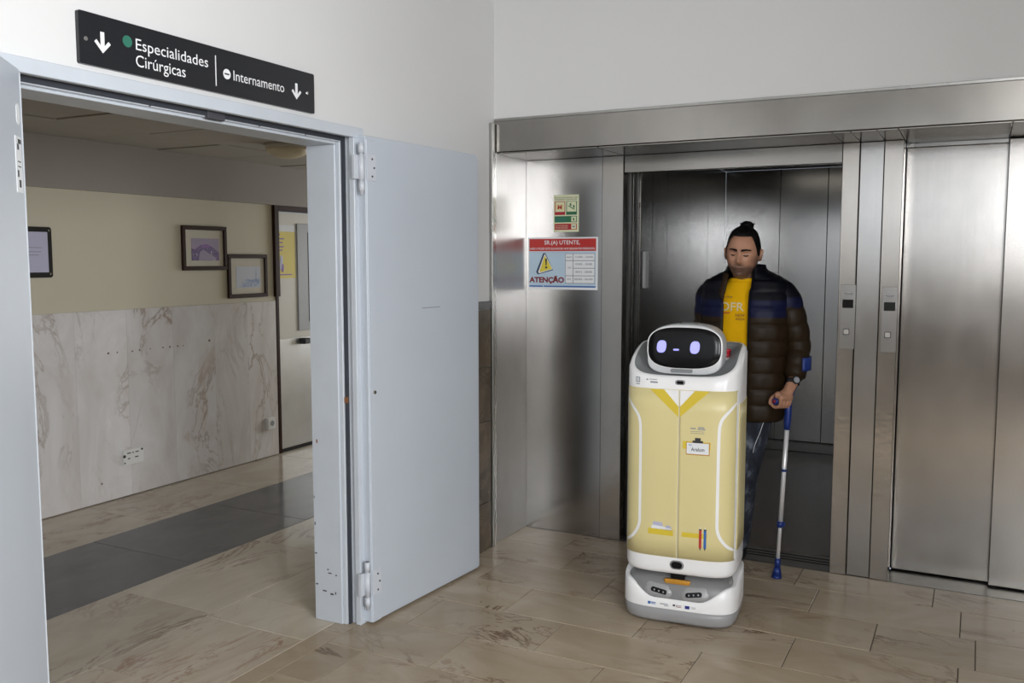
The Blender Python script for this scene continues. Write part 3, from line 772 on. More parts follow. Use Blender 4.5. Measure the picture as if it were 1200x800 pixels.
# ------------------------------------------------------------ call stations on the steel jambs
def call_station(xc, z_disp, screen, label):
    r = empty('call_station', (xc, EY, z_disp - 0.22), label, 'call panel', 'elevator call panels')
    yf = EY - 0.006
    bx('plate', (xc - 0.036, xc + 0.036, yf - 0.0025, yf, z_disp - 0.225, z_disp + 0.095), 'plate_steel', r, 0.0008)
    bx('display', (xc - 0.0255, xc + 0.0255, yf - 0.0045, yf - 0.0005, z_disp - 0.021, z_disp + 0.021), screen, r, 0.001)
    b = bx('button_ring', (xc - 0.019, xc + 0.011, yf - 0.0040, yf - 0.0005, z_disp - 0.154, z_disp - 0.124), 'chip', r, 0.001)
    bx('button', (xc - 0.0155, xc + 0.0075, yf - 0.0065, yf - 0.001, z_disp - 0.1505, z_disp - 0.1275), 'button_white', b, 0.001)
    bx('name_line', (xc - 0.02, xc + 0.02, yf - 0.003, yf - 0.002, z_disp + 0.048, z_disp + 0.053), 'ink_grey', r)
call_station(-0.574, 1.381, 'display_black', 'steel call panel with black display on the jamb nearest the man')
call_station(-0.382, 1.372, 'display_green', 'steel call panel with dark display beside the closed right elevator door')

# ------------------------------------------------------------ corridor things
def picture(y0, y1, z0, z1, label, art):
    r = empty('framed_picture', (FW, (y0 + y1) / 2, z0), label, 'picture', 'framed pictures on the corridor wall')
    fw = 0.03; xb = FW
    for nm, d in (('frame_rail', (y0, y1, z1 - fw, z1)), ('frame_rail', (y0, y1, z0, z0 + fw)), ('frame_stile', (y0, y0 + fw, z0 + fw, z1 - fw)), ('frame_stile', (y1 - fw, y1, z0 + fw, z1 - fw))):
        bx(nm, (xb, xb + 0.022, *d), 'dark_wood', r, 0.003)
    bx('mount', (xb, xb + 0.008, y0 + fw, y1 - fw, z0 + fw, z1 - fw), 'mat_board', r)
    H, W = z1 - z0, y1 - y0
    a0, a1, b0, b1 = y0 + 0.21 * W, y1 - 0.17 * W, z0 + 0.22 * H, z1 - 0.28 * H
    pr = bx('print', (xb + 0.008, xb + 0.009, a0, a1, b0, b1), 'picture_violet_sky' if art == 'violet' else 'picture_blue_sky', r)
    P2 = AX((xb + 0.009, 0, 0)); w, h = a1 - a0, b1 - b0
    def pp(pts, mat, nm, d=0.0005): MB().prism([(a0 + u * w, b0 + v * h) for u, v in pts], d, P2).build(nm, mat, pr)
    if art == 'violet':
        pp([(0, 0), (1, 0), (1, 0.35), (0.75, 0.62), (0.55, 0.74), (0.32, 0.70), (0.12, 0.5), (0, 0.55)], 'picture_violet', 'print_shape')
        pp([(0.3, 0.60), (0.45, 0.74), (0.72, 0.66), (0.6, 0.57)], 'poster_violet', 'print_shape', 0.0008)
        pp([(0.25, 0.0), (0.3, 0.4), (0.42, 0.5), (0.9, 0.1), (0.85, 0.02)], 'picture_violet_sky', 'print_shape', 0.0007)
    else:
        pp([(0.05, 0.04), (0.95, 0.08), (0.97, 0.4), (0.86, 0.42), (0.84, 0.85), (0.8, 0.85), (0.76, 0.4), (0.6, 0.38), (0.4, 0.42), (0.25, 0.25)], 'picture_blue', 'print_shape')
picture(4.675, 5.105, 1.521, 1.845, 'framed violet landscape photograph, upper left of the two pictures', 'violet')
picture(5.112, 5.537, 1.304, 1.640, 'framed pale blue watercolour, lower right of the two pictures', 'blue')
bo = empty('notice_frame', (FW, 3.53, 1.49), 'black plastic framed white notice on the cream corridor wall', 'notice')
MB().prism(rrect(0.33, 0.308, 0.016, 4, 3.485, 1.644), 0.016, AX((FW, 0, 0))).build('frame', 'black_plastic', bo)
bx('sheet', (FW + 0.0155, FW + 0.017, 3.345, 3.622, 1.522, 1.767), 'lavender_paper', bo)
for z, a, b in ((1.70, 3.38, 3.58), (1.675, 3.38, 3.575), (1.655, 3.40, 3.56)):
    bx('print_line', (FW + 0.0165, FW + 0.0175, a, b, z - 0.03, z - 0.026), 'ink_grey', bo)
for zz in (1.512, 1.777):
    MB().cyl((FW + 0.015, 3.632, zz), (FW + 0.018, 3.632, zz), 0.006, n=10).build('screw', 'chrome', bo)
XM = FW + 0.018
so = empty('socket_plate', (XM, 4.18, 0.2), 'wide white double socket plate low on the marble wall', 'socket', 'sockets on the marble wall')
MB().box(XM, XM + 0.011, 4.098, 4.262, 0.216, 0.318, bev=0.004, seg=2).build('plate', 'socket_white', so)
for a, b, z in ((4.128, 4.158, 0.292), (4.17, 4.182, 0.292), (4.195, 4.222, 0.292), (4.132, 4.150, 0.255), (4.19, 4.218, 0.258)):
    bx('slot', (XM + 0.0105, XM + 0.0118, a, b, z, z + 0.007), 'ink', so)
for yy, zz, r in ((4.106, 0.278, 0.011), (4.250, 0.306, 0.008), (4.108, 0.232, 0.006)):
    MB().cyl((XM + 0.0105, yy, zz), (XM + 0.012, yy, zz), r, n=10).build('hole', 'ink', so)
s2 = empty('wall_socket', (XM, 5.51, 0.23), 'small white surface socket box beside the corridor door', 'socket', 'sockets on the marble wall')
MB().box(XM, XM + 0.035, 5.468, 5.552, 0.232, 0.325, bev=0.006, seg=2).build('box', 'socket_white', s2)
MB().cyl((XM + 0.033, 5.512, 0.28), (XM + 0.037, 5.512, 0.28), 0.022, n=16).build('socket_well', 'ink_grey', s2)
po = empty('poster', (FW - 0.03, 5.8, 1.44), 'yellow paper poster on the cream corridor door', 'poster')
bx('sheet', (FW - 0.03, FW - 0.0285, 5.70, 5.925, 1.445, 1.885), 'poster_yellow', po)
for z, a, b in ((1.80, 5.73, 5.745), (1.765, 5.71, 5.79), (1.735, 5.71, 5.775), (1.70, 5.70, 5.785), (1.672, 5.705, 5.77), (1.47, 5.73, 5.88)):
    bx('print_line', (FW - 0.029, FW - 0.0278, a, b, z, z + 0.010), 'poster_violet', po)
for i, (yy, zz) in enumerate(((5.757, 1.60), (5.745, 1.55), (5.768, 1.53))):
    MB().ellipsoid((FW - 0.0285, yy, zz), (0.001, 0.018, 0.038), nu=12, nv=8).build('print_figure', 'decal_lilac' if i < 2 else 'poster_violet', po)
bx('sleeve', (FW - 0.03, FW - 0.0275, 5.70, 5.925, 1.83, 1.885), 'paper_white', po)
la = empty('ceiling_lamp', (-4.07, 4.66, 2.35), 'round cream glass ceiling lamp in the corridor', 'lamp')
MB().cyl((-4.07, 4.66, 2.325), (-4.07, 4.66, 2.352), 0.15, n=32).build('lamp_base', 'mat_board', la)
rings = []
for i in range(8):
    t = i / 7 * PI / 2 * 0.97
    rings.append([(-4.07 + 0.14 * math.cos(t) * math.cos(a), 4.66 + 0.14 * math.cos(t) * math.sin(a), 2.325 - 0.065 * math.sin(t)) for a in (2 * PI * k / 32 for k in range(32))])
mb = MB(); mb.loft(rings); mb.build('lamp_dome', 'lamp_glass', la)

# ------------------------------------------------------------ delivery robot (local frame: front = -y)
ro = empty('delivery_robot', (-1.14, 3.925, 0), 'white and pale yellow hospital delivery robot with a black screen face', 'robot', rz=math.radians(6))
def outline(a, b, n=4.2, N_=96, bb=None):
    """footprint as a list of points with arc length, starting front centre, going to +x"""
    pts = []
    for i in range(N_):
        t = -PI / 2 + 2 * PI * i / N_
        c, s_ = math.cos(t), math.sin(t)
        x = a * math.copysign(abs(c) ** (2 / n), c); yv = (bb if (bb and s_ > 0) else b) * math.copysign(abs(s_) ** (2 / n), s_)
        pts.append(Vector((x, yv, 0)))
    return pts
class Skin:
    """arc length map of a footprint: s = 0 front centre, + towards robot's +x side"""
    def __init__(s, pts):
        s.p = []; s.s = []
        dense = []
        n = len(pts)
        for i in range(n):
            for k in range(4): dense.append(pts[i].lerp(pts[(i + 1) % n], k / 4))
        s.p = dense; s.n = len(dense)
        s.cum = [0.0]
        for i in range(s.n): s.cum.append(s.cum[-1] + (dense[(i + 1) % s.n] - dense[i]).length)
        s.L = s.cum[-1]
    def at(s, u):
        u = u % s.L
        lo, hi = 0, s.n
        while hi - lo > 1:
            m_ = (lo + hi) // 2
            if s.cum[m_] <= u: lo = m_
            else: hi = m_
        f = (u - s.cum[lo]) / max(1e-9, s.cum[lo + 1] - s.cum[lo])
        return s.p[lo].lerp(s.p[(lo + 1) % s.n], f)
    def pt(s, u, z, off=0.0):
        p = s.at(u); t = s.at(u + 0.004) - s.at(u - 0.004)
        nrm = Vector((t.y, -t.x, 0)).normalized()
        return Vector((p.x, p.y, 0)) + nrm * off + Vector((0, 0, z))
BO = outline(0.247, 0.200, 4.4); BS = Skin(BO)
def scale_ring(pts, inset, z):
    out = []
    for p in pts:
        q = Vector((p.x, p.y, 0)); l = q.length
        q = q * ((l - inset) / l)
        out.append(Vector((q.x, q.y, z(p) if callable(z) else z)))
    return out
def rim(p):       # upper edge of the body: low in front, rising in a swoop to the back
    t = (p.y + 0.20) / 0.40
    t = max(0.0, min(1.0, t))
    return 1.103 + 0.122 * (1 - (1 - t) ** 2.2)
mb = MB()
rings = [scale_ring(BO, i_, z_) for i_, z_ in ((0.09, 0.224), (0.030, 0.225), (0.012, 0.231), (0.003, 0.244), (0.0, 0.262), (0.0, 0.7), (0.0, 1.02))]
rings += [scale_ring(BO, 0.0, lambda p: rim(p) - 0.03), scale_ring(BO, 0.006, lambda p: rim(p) - 0.010), scale_ring(BO, 0.016, lambda p: rim(p)), scale_ring(BO, 0.024, lambda p: rim(p) - 0.002)]
mb.loft(rings, cap1=False)
body = mb.build('body', 'robot_white', ro, local=True)
mb = MB()
rings = [scale_ring(BO, 0.023, lambda p: rim(p) - 0.003), scale_ring(BO, 0.036, lambda p: rim(p) - 0.006), scale_ring(BO, 0.05, lambda p: rim(p) - 0.018), scale_ring(BO, 0.10, lambda p: 0.4 * rim(p) + 0.6 * 1.135 - 0.018), scale_ring(BO, 0.19, lambda p: 1.13)]
mb.loft(rings, cap0=False)
deck = mb.build('deck', 'robot_deck', ro, local=True)
bx('deck_plate', (0.10, 0.185, 0.00, 0.04, 1.155, 1.168), 'robot_light_grey', deck, 0.004, local=True)
mb = MB(); mb.cyl((0.155, 0.085, 1.15), (0.155, 0.085, 1.188), 0.016, n=16); mb.cyl((0.155, 0.085, 1.188), (0.155, 0.085, 1.20), 0.02, 0.017, n=16)
mb.build('emergency_button', 'red_button', ro, local=True)

def patch(skin, u0, u1, z0, z1, off, nu=24, nz=8, top=None):
    """closed slab following the body, between two arc positions"""
    mb = MB(); g = []
    for o_ in (off - 0.004, off):
        g.append([[mb.bm.verts.new(skin.pt(u0 + (u1 - u0) * i / nu, z0 + (z1 - z0) * j / nz, o_)) for i in range(nu + 1)] for j in range(nz + 1)])
    for k, G in enumerate(g):
        for j in range(nz):
            for i in range(nu):
                f = mb.bm.faces.new((G[j][i], G[j][i + 1], G[j + 1][i + 1], G[j + 1][i])); f.smooth = True
    A, B = g
    rim_ = [(0, i) for i in range(nu + 1)] + [(j, nu) for j in range(1, nz + 1)] + [(nz, i) for i in range(nu - 1, -1, -1)] + [(j, 0) for j in range(nz - 1, 0, -1)]
    for (a, b) in zip(rim_, rim_[1:] + rim_[:1]):
        mb.bm.faces.new((A[a[0]][a[1]], A[b[0]][b[1]], B[b[0]][b[1]], B[a[0]][a[1]]))
    return mb
dl = patch(BS, -0.258, -0.0012, 0.306, 1.045, 0.0022).build('door_panel', 'robot_yellow', ro, local=True)
dr = patch(BS, 0.0012, 0.258, 0.306, 1.045, 0.0022).build('door_panel', 'robot_yellow', ro, local=True)
sp1 = patch(BS, 0.275, 0.56, 0.345, 0.985, 0.0022).build('side_panel', 'robot_yellow', ro, local=True)
sp2 = patch(BS, -0.56, -0.275, 0.345, 0.985, 0.0022).build('side_panel', 'robot_yellow', ro, local=True)
def decal_poly(skin, pts, off, mat, nm, parent, sub=0.012):
    """flat print: polygon in (arc, z) space cut into strips so that it hugs the body"""
    bm_ = bmesh.new()
    f = bm_.faces.new([bm_.verts.new((p[0], p[1], 0)) for p in pts])
    us = [p[0] for p in pts]; u = min(us) + sub
    while u < max(us):
        bmesh.ops.bisect_plane(bm_, geom=list(bm_.verts) + list(bm_.edges) + list(bm_.faces), plane_co=(u, 0, 0), plane_no=(1, 0, 0))
        u += sub
    mb = MB(); mp_ = {v: mb.bm.verts.new(skin.pt(v.co.x, v.co.y, off)) for v in bm_.verts}
    for f in bm_.faces: mb.bm.faces.new([mp_[v] for v in f.verts])
    bm_.free()
    o = mb.build(nm, mat, parent, local=True)
    return o
def ribbon(skin, path, w, off, mat, nm, parent):
    """band of width w along a smoothed (arc, z) path"""
    pts = [Vector((p[0], p[1])) for p in path]
    for _ in range(3):       # corner cutting
        q = [pts[0]]
        for a, b in zip(pts[:-1], pts[1:]): q += [a.lerp(b, 0.25), a.lerp(b, 0.75)]
        pts = q + [pts[-1]]
    mb = MB(); prev = None
    for i, p in enumerate(pts):
        d = (pts[min(i + 1, len(pts) - 1)] - pts[max(i - 1, 0)]).normalized(); nn = Vector((-d.y, d.x)) * (w(i / (len(pts) - 1)) if callable(w) else w) / 2
        a, b = p + nn, p - nn
        cur = (mb.bm.verts.new(skin.pt(a.x, a.y, off)), mb.bm.verts.new(skin.pt(b.x, b.y, off)))
        if prev: mb.bm.faces.new((prev[0], prev[1], cur[1], cur[0]))
        prev = cur
    return mb.build(nm, mat, parent, local=True)
O1, O2, O3 = 0.0030, 0.0036, 0.0042
wst = lambda t: 0.013 if 0.12 < t < 0.88 else 0.013 - 0.008 * abs((0.12 - t) / 0.12 if t < 0.12 else (t - 0.88) / 0.12)
for s_, p_ in ((-1, dl), (1, dr)):
    ribbon(BS, [(s_ * 0.250, 0.995), (s_ * 0.205, 0.955), (s_ * 0.172, 0.915), (s_ * 0.168, 0.84), (s_ * 0.168, 0.5), (s_ * 0.168, 0.43), (s_ * 0.205, 0.375), (s_ * 0.25, 0.352)], wst, O1, 'robot_white', 'seam_stripe', p_)
    decal_poly(BS, [(s_ * 0.003, 0.972), (s_ * 0.066, 1.043), (s_ * 0.003, 1.043)], O1, 'robot_white', 'collar', p_)
    decal_poly(BS, [(s_ * 0.003, 0.927), (s_ * 0.128, 1.043), (s_ * 0.066, 1.043), (s_ * 0.003, 0.972)], O1, 'robot_bright_yellow', 'collar_edge', p_)
    ribbon(BS, [(s_ * 0.2540, 0.315), (s_ * 0.2540, 1.04)], 0.006, O1, 'robot_white', 'edge_stripe', p_)
# pockets, tissue pack, pens
rc = lambda a, b, c, d: [(a, c), (b, c), (b, d), (a, d)]
decal_poly(BS, rc(-0.128, -0.018, 0.402, 0.428), O1, 'robot_bright_yellow', 'pocket', dl)
decal_poly(BS, [(-0.115, 0.428), (-0.022, 0.424), (-0.03, 0.438), (-0.11, 0.444)], O1, 'paper_white', 'pocket_paper', dl)
decal_poly(BS, [(-0.108, 0.444), (-0.062, 0.440), (-0.066, 0.458), (-0.106, 0.460)], O1, 'decal_lilac', 'pocket_paper', dl)
decal_poly(BS, [(-0.052, 0.436), (-0.024, 0.434), (-0.030, 0.446), (-0.048, 0.448)], O1, 'decal_lilac', 'pocket_paper', dl)
decal_poly(BS, rc(0.020, 0.128, 0.404, 0.425), O1, 'robot_bright_yellow', 'pocket', dr)
for u0, mat in ((0.094, 'notice_red'), (0.114, 'decal_blue')):
    decal_poly(BS, rc(u0, u0 + 0.011, 0.362, 0.440), O2, mat, 'pen', dr, 0.02)
    decal_poly(BS, [(u0 + 0.002, 0.362), (u0 + 0.0055, 0.350), (u0 + 0.009, 0.362)], O2, 'ink', 'pen_tip', dr)
    decal_poly(BS, rc(u0, u0 + 0.011, 0.440, 0.446), O2, 'ink', 'pen_cap', dr, 0.02)
    decal_poly(BS, rc(u0 + 0.004, u0 + 0.007, 0.446, 0.455), O2, 'paper_white', 'pen_tip', dr, 0.02)
# name badge on the chest
decal_poly(BS, rc(0.018, 0.135, 0.792, 0.825), O1, 'robot_bright_yellow', 'pocket', dr)
bd = decal_poly(BS, rc(0.032, 0.132, 0.767, 0.822), O2, 'amber', 'badge_rim', dr)
decal_poly(BS, rc(0.035, 0.1285, 0.7715, 0.8195), O3, 'paper_white', 'badge', bd)
decal_poly(BS, rc(0.060, 0.104, 0.820, 0.830), O3 + 0.0008, 'ink', 'badge_clip', bd)
decal_poly(BS, rc(0.070, 0.094, 0.830, 0.842), O3 + 0.0008, 'ink', 'badge_clip', bd)
RP = lambda u, z: None
def skin_text(s, u0, z0, w, h, mat, parent, off, bold=0.0):
    o = text(s, ((0, 0, 0), (1, 0, 0), (0, 1, 0), (0, 0, 1)), u0, z0, w, h, mat, parent, bold=bold, depth=0, local=True)
    for v in o.data.vertices: v.co = BS.pt(v.co.x, v.co.y, off)
    return o
skin_text('Aralum', 0.054, 0.784, 0.056, 0.016, 'ink', bd, O3 + 0.0008, 0.01)
skin_text('PRR', 0.044, 0.806, 0.014, 0.007, 'decal_blue', bd, O3 + 0.0008)
for z_, a, b in ((0.879, 0.050, 0.072), (0.884, 0.082, 0.108), (0.8765, 0.080, 0.112)):
    decal_poly(BS, rc(a, b, z_, z_ + 0.005), O1, 'ink_grey', 'print_line', dr)
for z_ in (0.868, 0.860): decal_poly(BS, rc(0.050, 0.108, z_, z_ + 0.002), O1, 'robot_deck', 'print_line', dr)
# marks on the white collar strip
OW = 0.0006
qd = decal_poly(BS, rc(-0.197, -0.176, 1.068, 1.091), OW, 'ink_grey', 'collar_mark', body)
decal_poly(BS, rc(-0.193, -0.180, 1.072, 1.087), OW + 0.0004, 'paper_white', 'collar_mark', qd)
decal_poly(BS, rc(-0.189, -0.184, 1.077, 1.082), OW + 0.0008, 'ink_grey', 'collar_mark', qd)
decal_poly(BS, rc(-0.196, -0.177, 1.059, 1.063), OW, 'ink_grey', 'print_line', body)
decal_poly(BS, rc(-0.146, -0.138, 1.080, 1.086), OW, 'ink_grey', 'print_line', body)
decal_poly(BS, rc(-0.133, -0.098, 1.083, 1.086), OW, 'robot_light_grey', 'print_line', body)
decal_poly(BS, rc(-0.128, -0.095, 1.069, 1.076), OW, 'ink_grey', 'print_line', body)
def pill(u, z, w, h, skin, off, mat, nm, parent, rot=0.0, d=0.004):
    pts = rrect(w, h, min(w, h) * 0.499, 6)
    mb = MB(); ca, sa = math.cos(rot), math.sin(rot)
    lay = []
    for o_, sc in ((off - 0.004, 1.0), (off + d * 0.6, 1.0), (off + d, 0.9)):
        lay.append([skin(u + (p[0] * ca - p[1] * sa) * sc, z + (p[0] * sa + p[1] * ca) * sc, o_) for p in pts])
    mb.loft(lay, smooth=False)
    return mb.build(nm, mat, parent, local=True)
pl1 = pill(0.002, 1.076, 0.043, 0.021, BS.pt, 0.0, 'robot_deck', 'camera_bezel', ro, d=0.002)
pill(0.002, 1.076, 0.030, 0.013, BS.pt, 0.001, 'screen_black', 'lens', pl1, d=0.002)
pl2 = pill(0.0, 0.274, 0.062, 0.040, BS.pt, -0.002, 'robot_grey', 'camera_bezel', ro, d=0.004)
pill(0.0, 0.274, 0.048, 0.030, BS.pt, 0.002, 'screen_black', 'lens', pl2, d=0.002)

# base
AO = outline(0.254, 0.205, 4.4); AS = Skin(AO)
mb = MB()
mb.loft([scale_ring(AO, i_, z_) for i_, z_ in ((0.05, 0.008), (0.018, 0.008), (0.008, 0.020), (0.003, 0.045), (0.001, 0.072))])
mb.build('bumper', 'robot_light_grey', ro, local=True)
def wtop(p):     # upper edge of the white skirt: dips in front
    if p.y > 0: return 0.214
    ang_ = abs(p.x) / 0.252
    if p.y < -0.12:
        t = max(0.0, min(1.0, (abs(p.x) - 0.10) / 0.14)); t = t * t * (3 - 2 * t)
        return 0.118 + 0.068 * t
    t = max(0.0, min(1.0, (p.y + 0.12) / 0.12))
    return 0.186 + 0.028 * t
mb = MB()
mb.loft([scale_ring(AO, 0.0, 0.073), scale_ring(AO, 0.0, lambda p: 0.6 * 0.073 + 0.4 * wtop(p)), scale_ring(AO, 0.001, lambda p: wtop(p) - 0.002), scale_ring(AO, 0.004, wtop), scale_ring(AO, 0.014, lambda p: wtop(p) - 0.001), scale_ring(AO, 0.045, lambda p: wtop(p) - 0.010)], cap0=False, cap1=False)
skirt = mb.build('skirt', 'robot_white', ro, local=True)
mb = MB()
mb.loft([scale_ring(AO, 0.006, 0.074), scale_ring(AO, 0.005, 0.122), scale_ring(AO, 0.011, 0.160), scale_ring(AO, 0.024, 0.188), scale_ring(AO, 0.05, 0.205), scale_ring(AO, 0.12, 0.212)])
chs = mb.build('chassis', 'robot_grey', ro, local=True)
CO = scale_ring(AO, 0.011, 0.0); CS = Skin(CO)
inc = lambda u, z, o_: CS.pt(u, z, o_ - max(0, (z - 0.14)) * 0.35)
# two cheeks that frame the sensors
for s_ in (-1, 1):
    mb = MB()
    rg = []
    for sc, o_ in ((1.0, 0.0), (0.92, 0.006), (0.6, 0.009), (0.05, 0.010)):
        rg.append([inc(s_ * 0.082 + p[0] * sc, 0.150 + (p[1] + 0.10 * s_ * p[0]) * sc, o_) for p in rrect(0.13, 0.062, 0.030, 6)])
    mb.loft(rg); ck = mb.build('sensor_cheek', 'robot_light_grey', ro, local=True)
    sb = pill(s_ * 0.076, 0.150, 0.072, 0.019, inc, 0.010, 'screen_black', 'sensor_bar', ro, rot=s_ * 0.16, d=0.004)
    for k in (-0.02, 0.0, 0.02):
        q = pill(s_ * 0.076 + k, 0.150 + k * 0.16 * s_, 0.007, 0.007, inc, 0.0135, 'robot_light_grey', 'sensor_dot', sb, d=0.001)
mb = MB(); rg = []
for o_, sc in ((-0.004, 1), (0.010, 1), (0.012, 0.85)):
    rg.append([CS.pt(p[0] * sc, 0.189 + (p[1] + 1.6 * p[0] * p[0]) * sc, o_ - 0.018) for p in rrect(0.115, 0.020, 0.009, 4)])
mb.loft(rg); mb.build('amber_light', 'amber', ro, local=True)
bx('neck_post', (-0.030, 0.030, -0.178, -0.10, 0.195, 0.24), 'screen_black', ro, 0.006, local=True)
bx('neck_block', (-0.15, 0.15, -0.11, 0.12, 0.20, 0.24), 'screen_black', ro, 0.01, local=True)
# funding logos on the skirt
for u, z, w, h, mat in ((-0.118, 0.092, 0.012, 0.012, 'decal_blue'), (-0.100, 0.095, 0.022, 0.004, 'decal_blue'), (-0.100, 0.089, 0.020, 0.003, 'decal_blue'), (-0.052, 0.094, 0.034, 0.004, 'ink_grey'), (-0.042, 0.087, 0.020, 0.003, 'ink_grey'),
                        (-0.008, 0.094, 0.010, 0.008, 'ink'), (0.012, 0.095, 0.024, 0.003, 'ink_grey'), (0.012, 0.089, 0.022, 0.003, 'notice_dark_red'), (0.050, 0.092, 0.020, 0.014, 'decal_flag'), (0.076, 0.095, 0.020, 0.002, 'robot_light_grey'), (0.076, 0.090, 0.020, 0.002, 'robot_light_grey')):
    decal_poly(AS, rc(u - w / 2, u + w / 2, z - h / 2, z + h / 2), 0.0010, mat, 'logo_mark', skirt)

# head
hp = empty  # (head pieces are plain parts of the robot)
def head_outline(s=1.0, grow=0.0, n=64):
    pts = []
    for i in range(n):
        t = 2 * PI * i / n; c, s_ = math.cos(t), math.sin(t)
        ex = 3.0 if s_ > 0 else 4.2
        w_ = 0.1635
        x = w_ * math.copysign(abs(c) ** (2 / ex), c); z = 0.108 * math.copysign(abs(s_) ** (2 / ex), s_)
        x *= 1 - 0.05 * max(0, z / 0.108)
        pts.append((x * s, z * s))
    return pts
HC = Vector((0.003, -0.008, 1.21))
def hring(y, s, tilt=0.10):
    return [HC + Vector((p[0], y + tilt * p[1], p[1])) for p in head_outline(s)]
mb = MB()
mb.loft([hring(y, s) for y, s in ((-0.118, 0.955), (-0.116, 0.985), (-0.106, 1.0), (-0.06, 1.005), (0.02, 0.99), (0.07, 0.95), (0.10, 0.87), (0.118, 0.70), (0.124, 0.3))])
head = mb.build('head', 'robot_head', ro, local=True)
def scr_ring(y, s):
    pts = []
    for i in range(64):
        t = 2 * PI * i / 64; c, s_ = math.cos(t), math.sin(t)
        x = 0.158 * math.copysign(abs(c) ** (2 / 3.0), c); z = 0.0885 * math.copysign(abs(s_) ** (2 / 3.0), s_)
        zz = z * s + 0.008
        pts.append(HC + Vector((x * s, y + 0.10 * zz, zz)))
    return pts
mb = MB(); mb.loft([scr_ring(y, s) for y, s in ((-0.112, 1.0), (-0.119, 1.0), (-0.1215, 0.985), (-0.1235, 0.8), (-0.1245, 0.4), (-0.1248, 0.05))])
scr = mb.build('face_screen', 'screen_black', head, local=True)
mb = MB(); mb.loft([scr_ring(y, s) for y, s in ((-0.112, 1.03), (-0.1195, 1.03), (-0.1205, 1.02), (-0.1205, 1.0))], cap0=False, cap1=False)
mb.build('screen_bezel', 'robot_white', head, local=True)
def scr_blob(x, z, w, h, nm, ex=2.6, tilt=0.0):
    pts = []
    for i in range(28):
        t = 2 * PI * i / 28; c, s_ = math.cos(t), math.sin(t)
        px = w / 2 * math.copysign(abs(c) ** (2 / ex), c); pz = h / 2 * math.copysign(abs(s_) ** (2 / ex), s_)
        pts.append(HC + Vector((x + px + tilt * pz, -0.1258 + 0.10 * (z + pz), z + pz)))
    mb = MB(); mb.loft([pts, [p + Vector((0, -0.0006, 0)) for p in pts]], smooth=False)
    return mb.build(nm, 'screen_eye', scr, local=True)
scr_blob(-0.098, 0.012, 0.041, 0.054, 'eye', tilt=0.08); scr_blob(0.047, 0.012, 0.041, 0.054, 'eye', tilt=0.08)
scr_blob(-0.034, 0.0, 0.025, 0.008, 'mouth', 5)
mb = MB(); mb.prism(rrect(0.096, 0.016, 0.0075, 4, HC.x - 0.008, 1.1185), 0.008, ((0, HC.y - 0.1315, 0), (1, 0, 0), (0, 0, 1), (0, 1, 0)))
mb.build('speaker_slot', 'robot_deck', head, local=True)
mb = MB(); mb.box(HC.x - 0.035, HC.x + 0.045, HC.y - 0.07, HC.y + 0.02, 1.312, 1.3215, bev=0.004); mb.build('top_sensor', 'robot_deck', head, local=True)
bx('neck', (HC.x - 0.12, HC.x + 0.12, HC.y - 0.09, HC.y + 0.08, 1.09, 1.14), 'robot_deck', ro, 0.02, 2, local=True)

# ------------------------------------------------------------ forearm crutch (tip stands on the floor)
CRX, CRY = -0.847, 4.55
cr = empty('forearm_crutch', (CRX, CRY, 0), 'aluminium forearm crutch with blue fittings held in the man\'s hand', 'crutch')
def cpt(z): return Vector((CRX + 0.034 * z / 0.85, CRY, z))
MB().cyl(cpt(0.06), cpt(0.45), 0.0095, n=16).build('lower_tube', 'crutch_alu', cr)
MB().cyl(cpt(0.27), cpt(0.80), 0.0115, n=16).build('upper_tube', 'crutch_alu', cr)
mb = MB(); mb.cyl(cpt(0.0), cpt(0.012), 0.026, 0.024, n=20); mb.cyl(cpt(0.012), cpt(0.055), 0.024, 0.015, n=20); mb.cyl(cpt(0.055), cpt(0.10), 0.015, 0.0135, n=20)
mb.build('rubber_tip', 'crutch_blue', cr)
mb = MB(); mb.cyl(cpt(0.262), cpt(0.292), 0.0165, n=16); mb.box(cpt(0.277).x + 0.010, cpt(0.277).x + 0.023, CRY - 0.007, CRY + 0.007, 0.268, 0.287, bev=0.002)
mb.build('height_collar', 'crutch_blue', cr)
MB().cyl(cpt(0.548), cpt(0.560), 0.0145, n=16).build('clip_ring', 'crutch_blue', cr)
HA, HB = Vector((-0.812, 4.545, 0.905)), Vector((-0.858, 4.452, 0.912))      # handle: shaft end, free end
mb = MB(); mb.tube([cpt(0.76), cpt(0.80), cpt(0.85), HA + Vector((0, 0, 0.015))], [0.0155, 0.017, 0.018, 0.016], 16)
mb.build('shaft_sleeve', 'crutch_blue', cr)
hg = MB().tube([HA, HA.lerp(HB, 0.2), HA.lerp(HB, 0.6), HB, HB + (HB - HA).normalized() * 0.006], [0.014, 0.0165, 0.0175, 0.018, 0.013], 18).build('hand_grip', 'crutch_blue', cr)
ax_ = (HB - HA).normalized()
MB().cyl(HB + ax_ * 0.004, HB + ax_ * 0.009, 0.008, n=14).build('grip_end', 'crutch_red', hg)
cuffc = Vector((-0.787, 4.600, 1.085))
MB().tube([HA, HA.lerp(cuffc, 0.5) + Vector((0.014, 0.015, 0)), cuffc + Vector((0.03, 0.062, 0.0))], [0.013, 0.012, 0.011], 12).build('arm_support', 'crutch_blue', cr)
rings = []
for zz in (-0.035, -0.02, 0.015, 0.032):
    ring = []
    for k in range(15):
        a = math.radians(-58 + 200 * k / 14)
        ring.append(cuffc + Vector((0.070 * math.cos(a), 0.070 * math.sin(a), zz + 0.006 * math.cos(a))))
    rings.append(ring)
mb = MB(); mb.loft(rings, closed=False, cap0=False, cap1=False)
co = mb.build('arm_cuff', 'crutch_blue', cr)
md = co.modifiers.new('thickness', 'SOLIDIFY'); md.thickness = 0.005

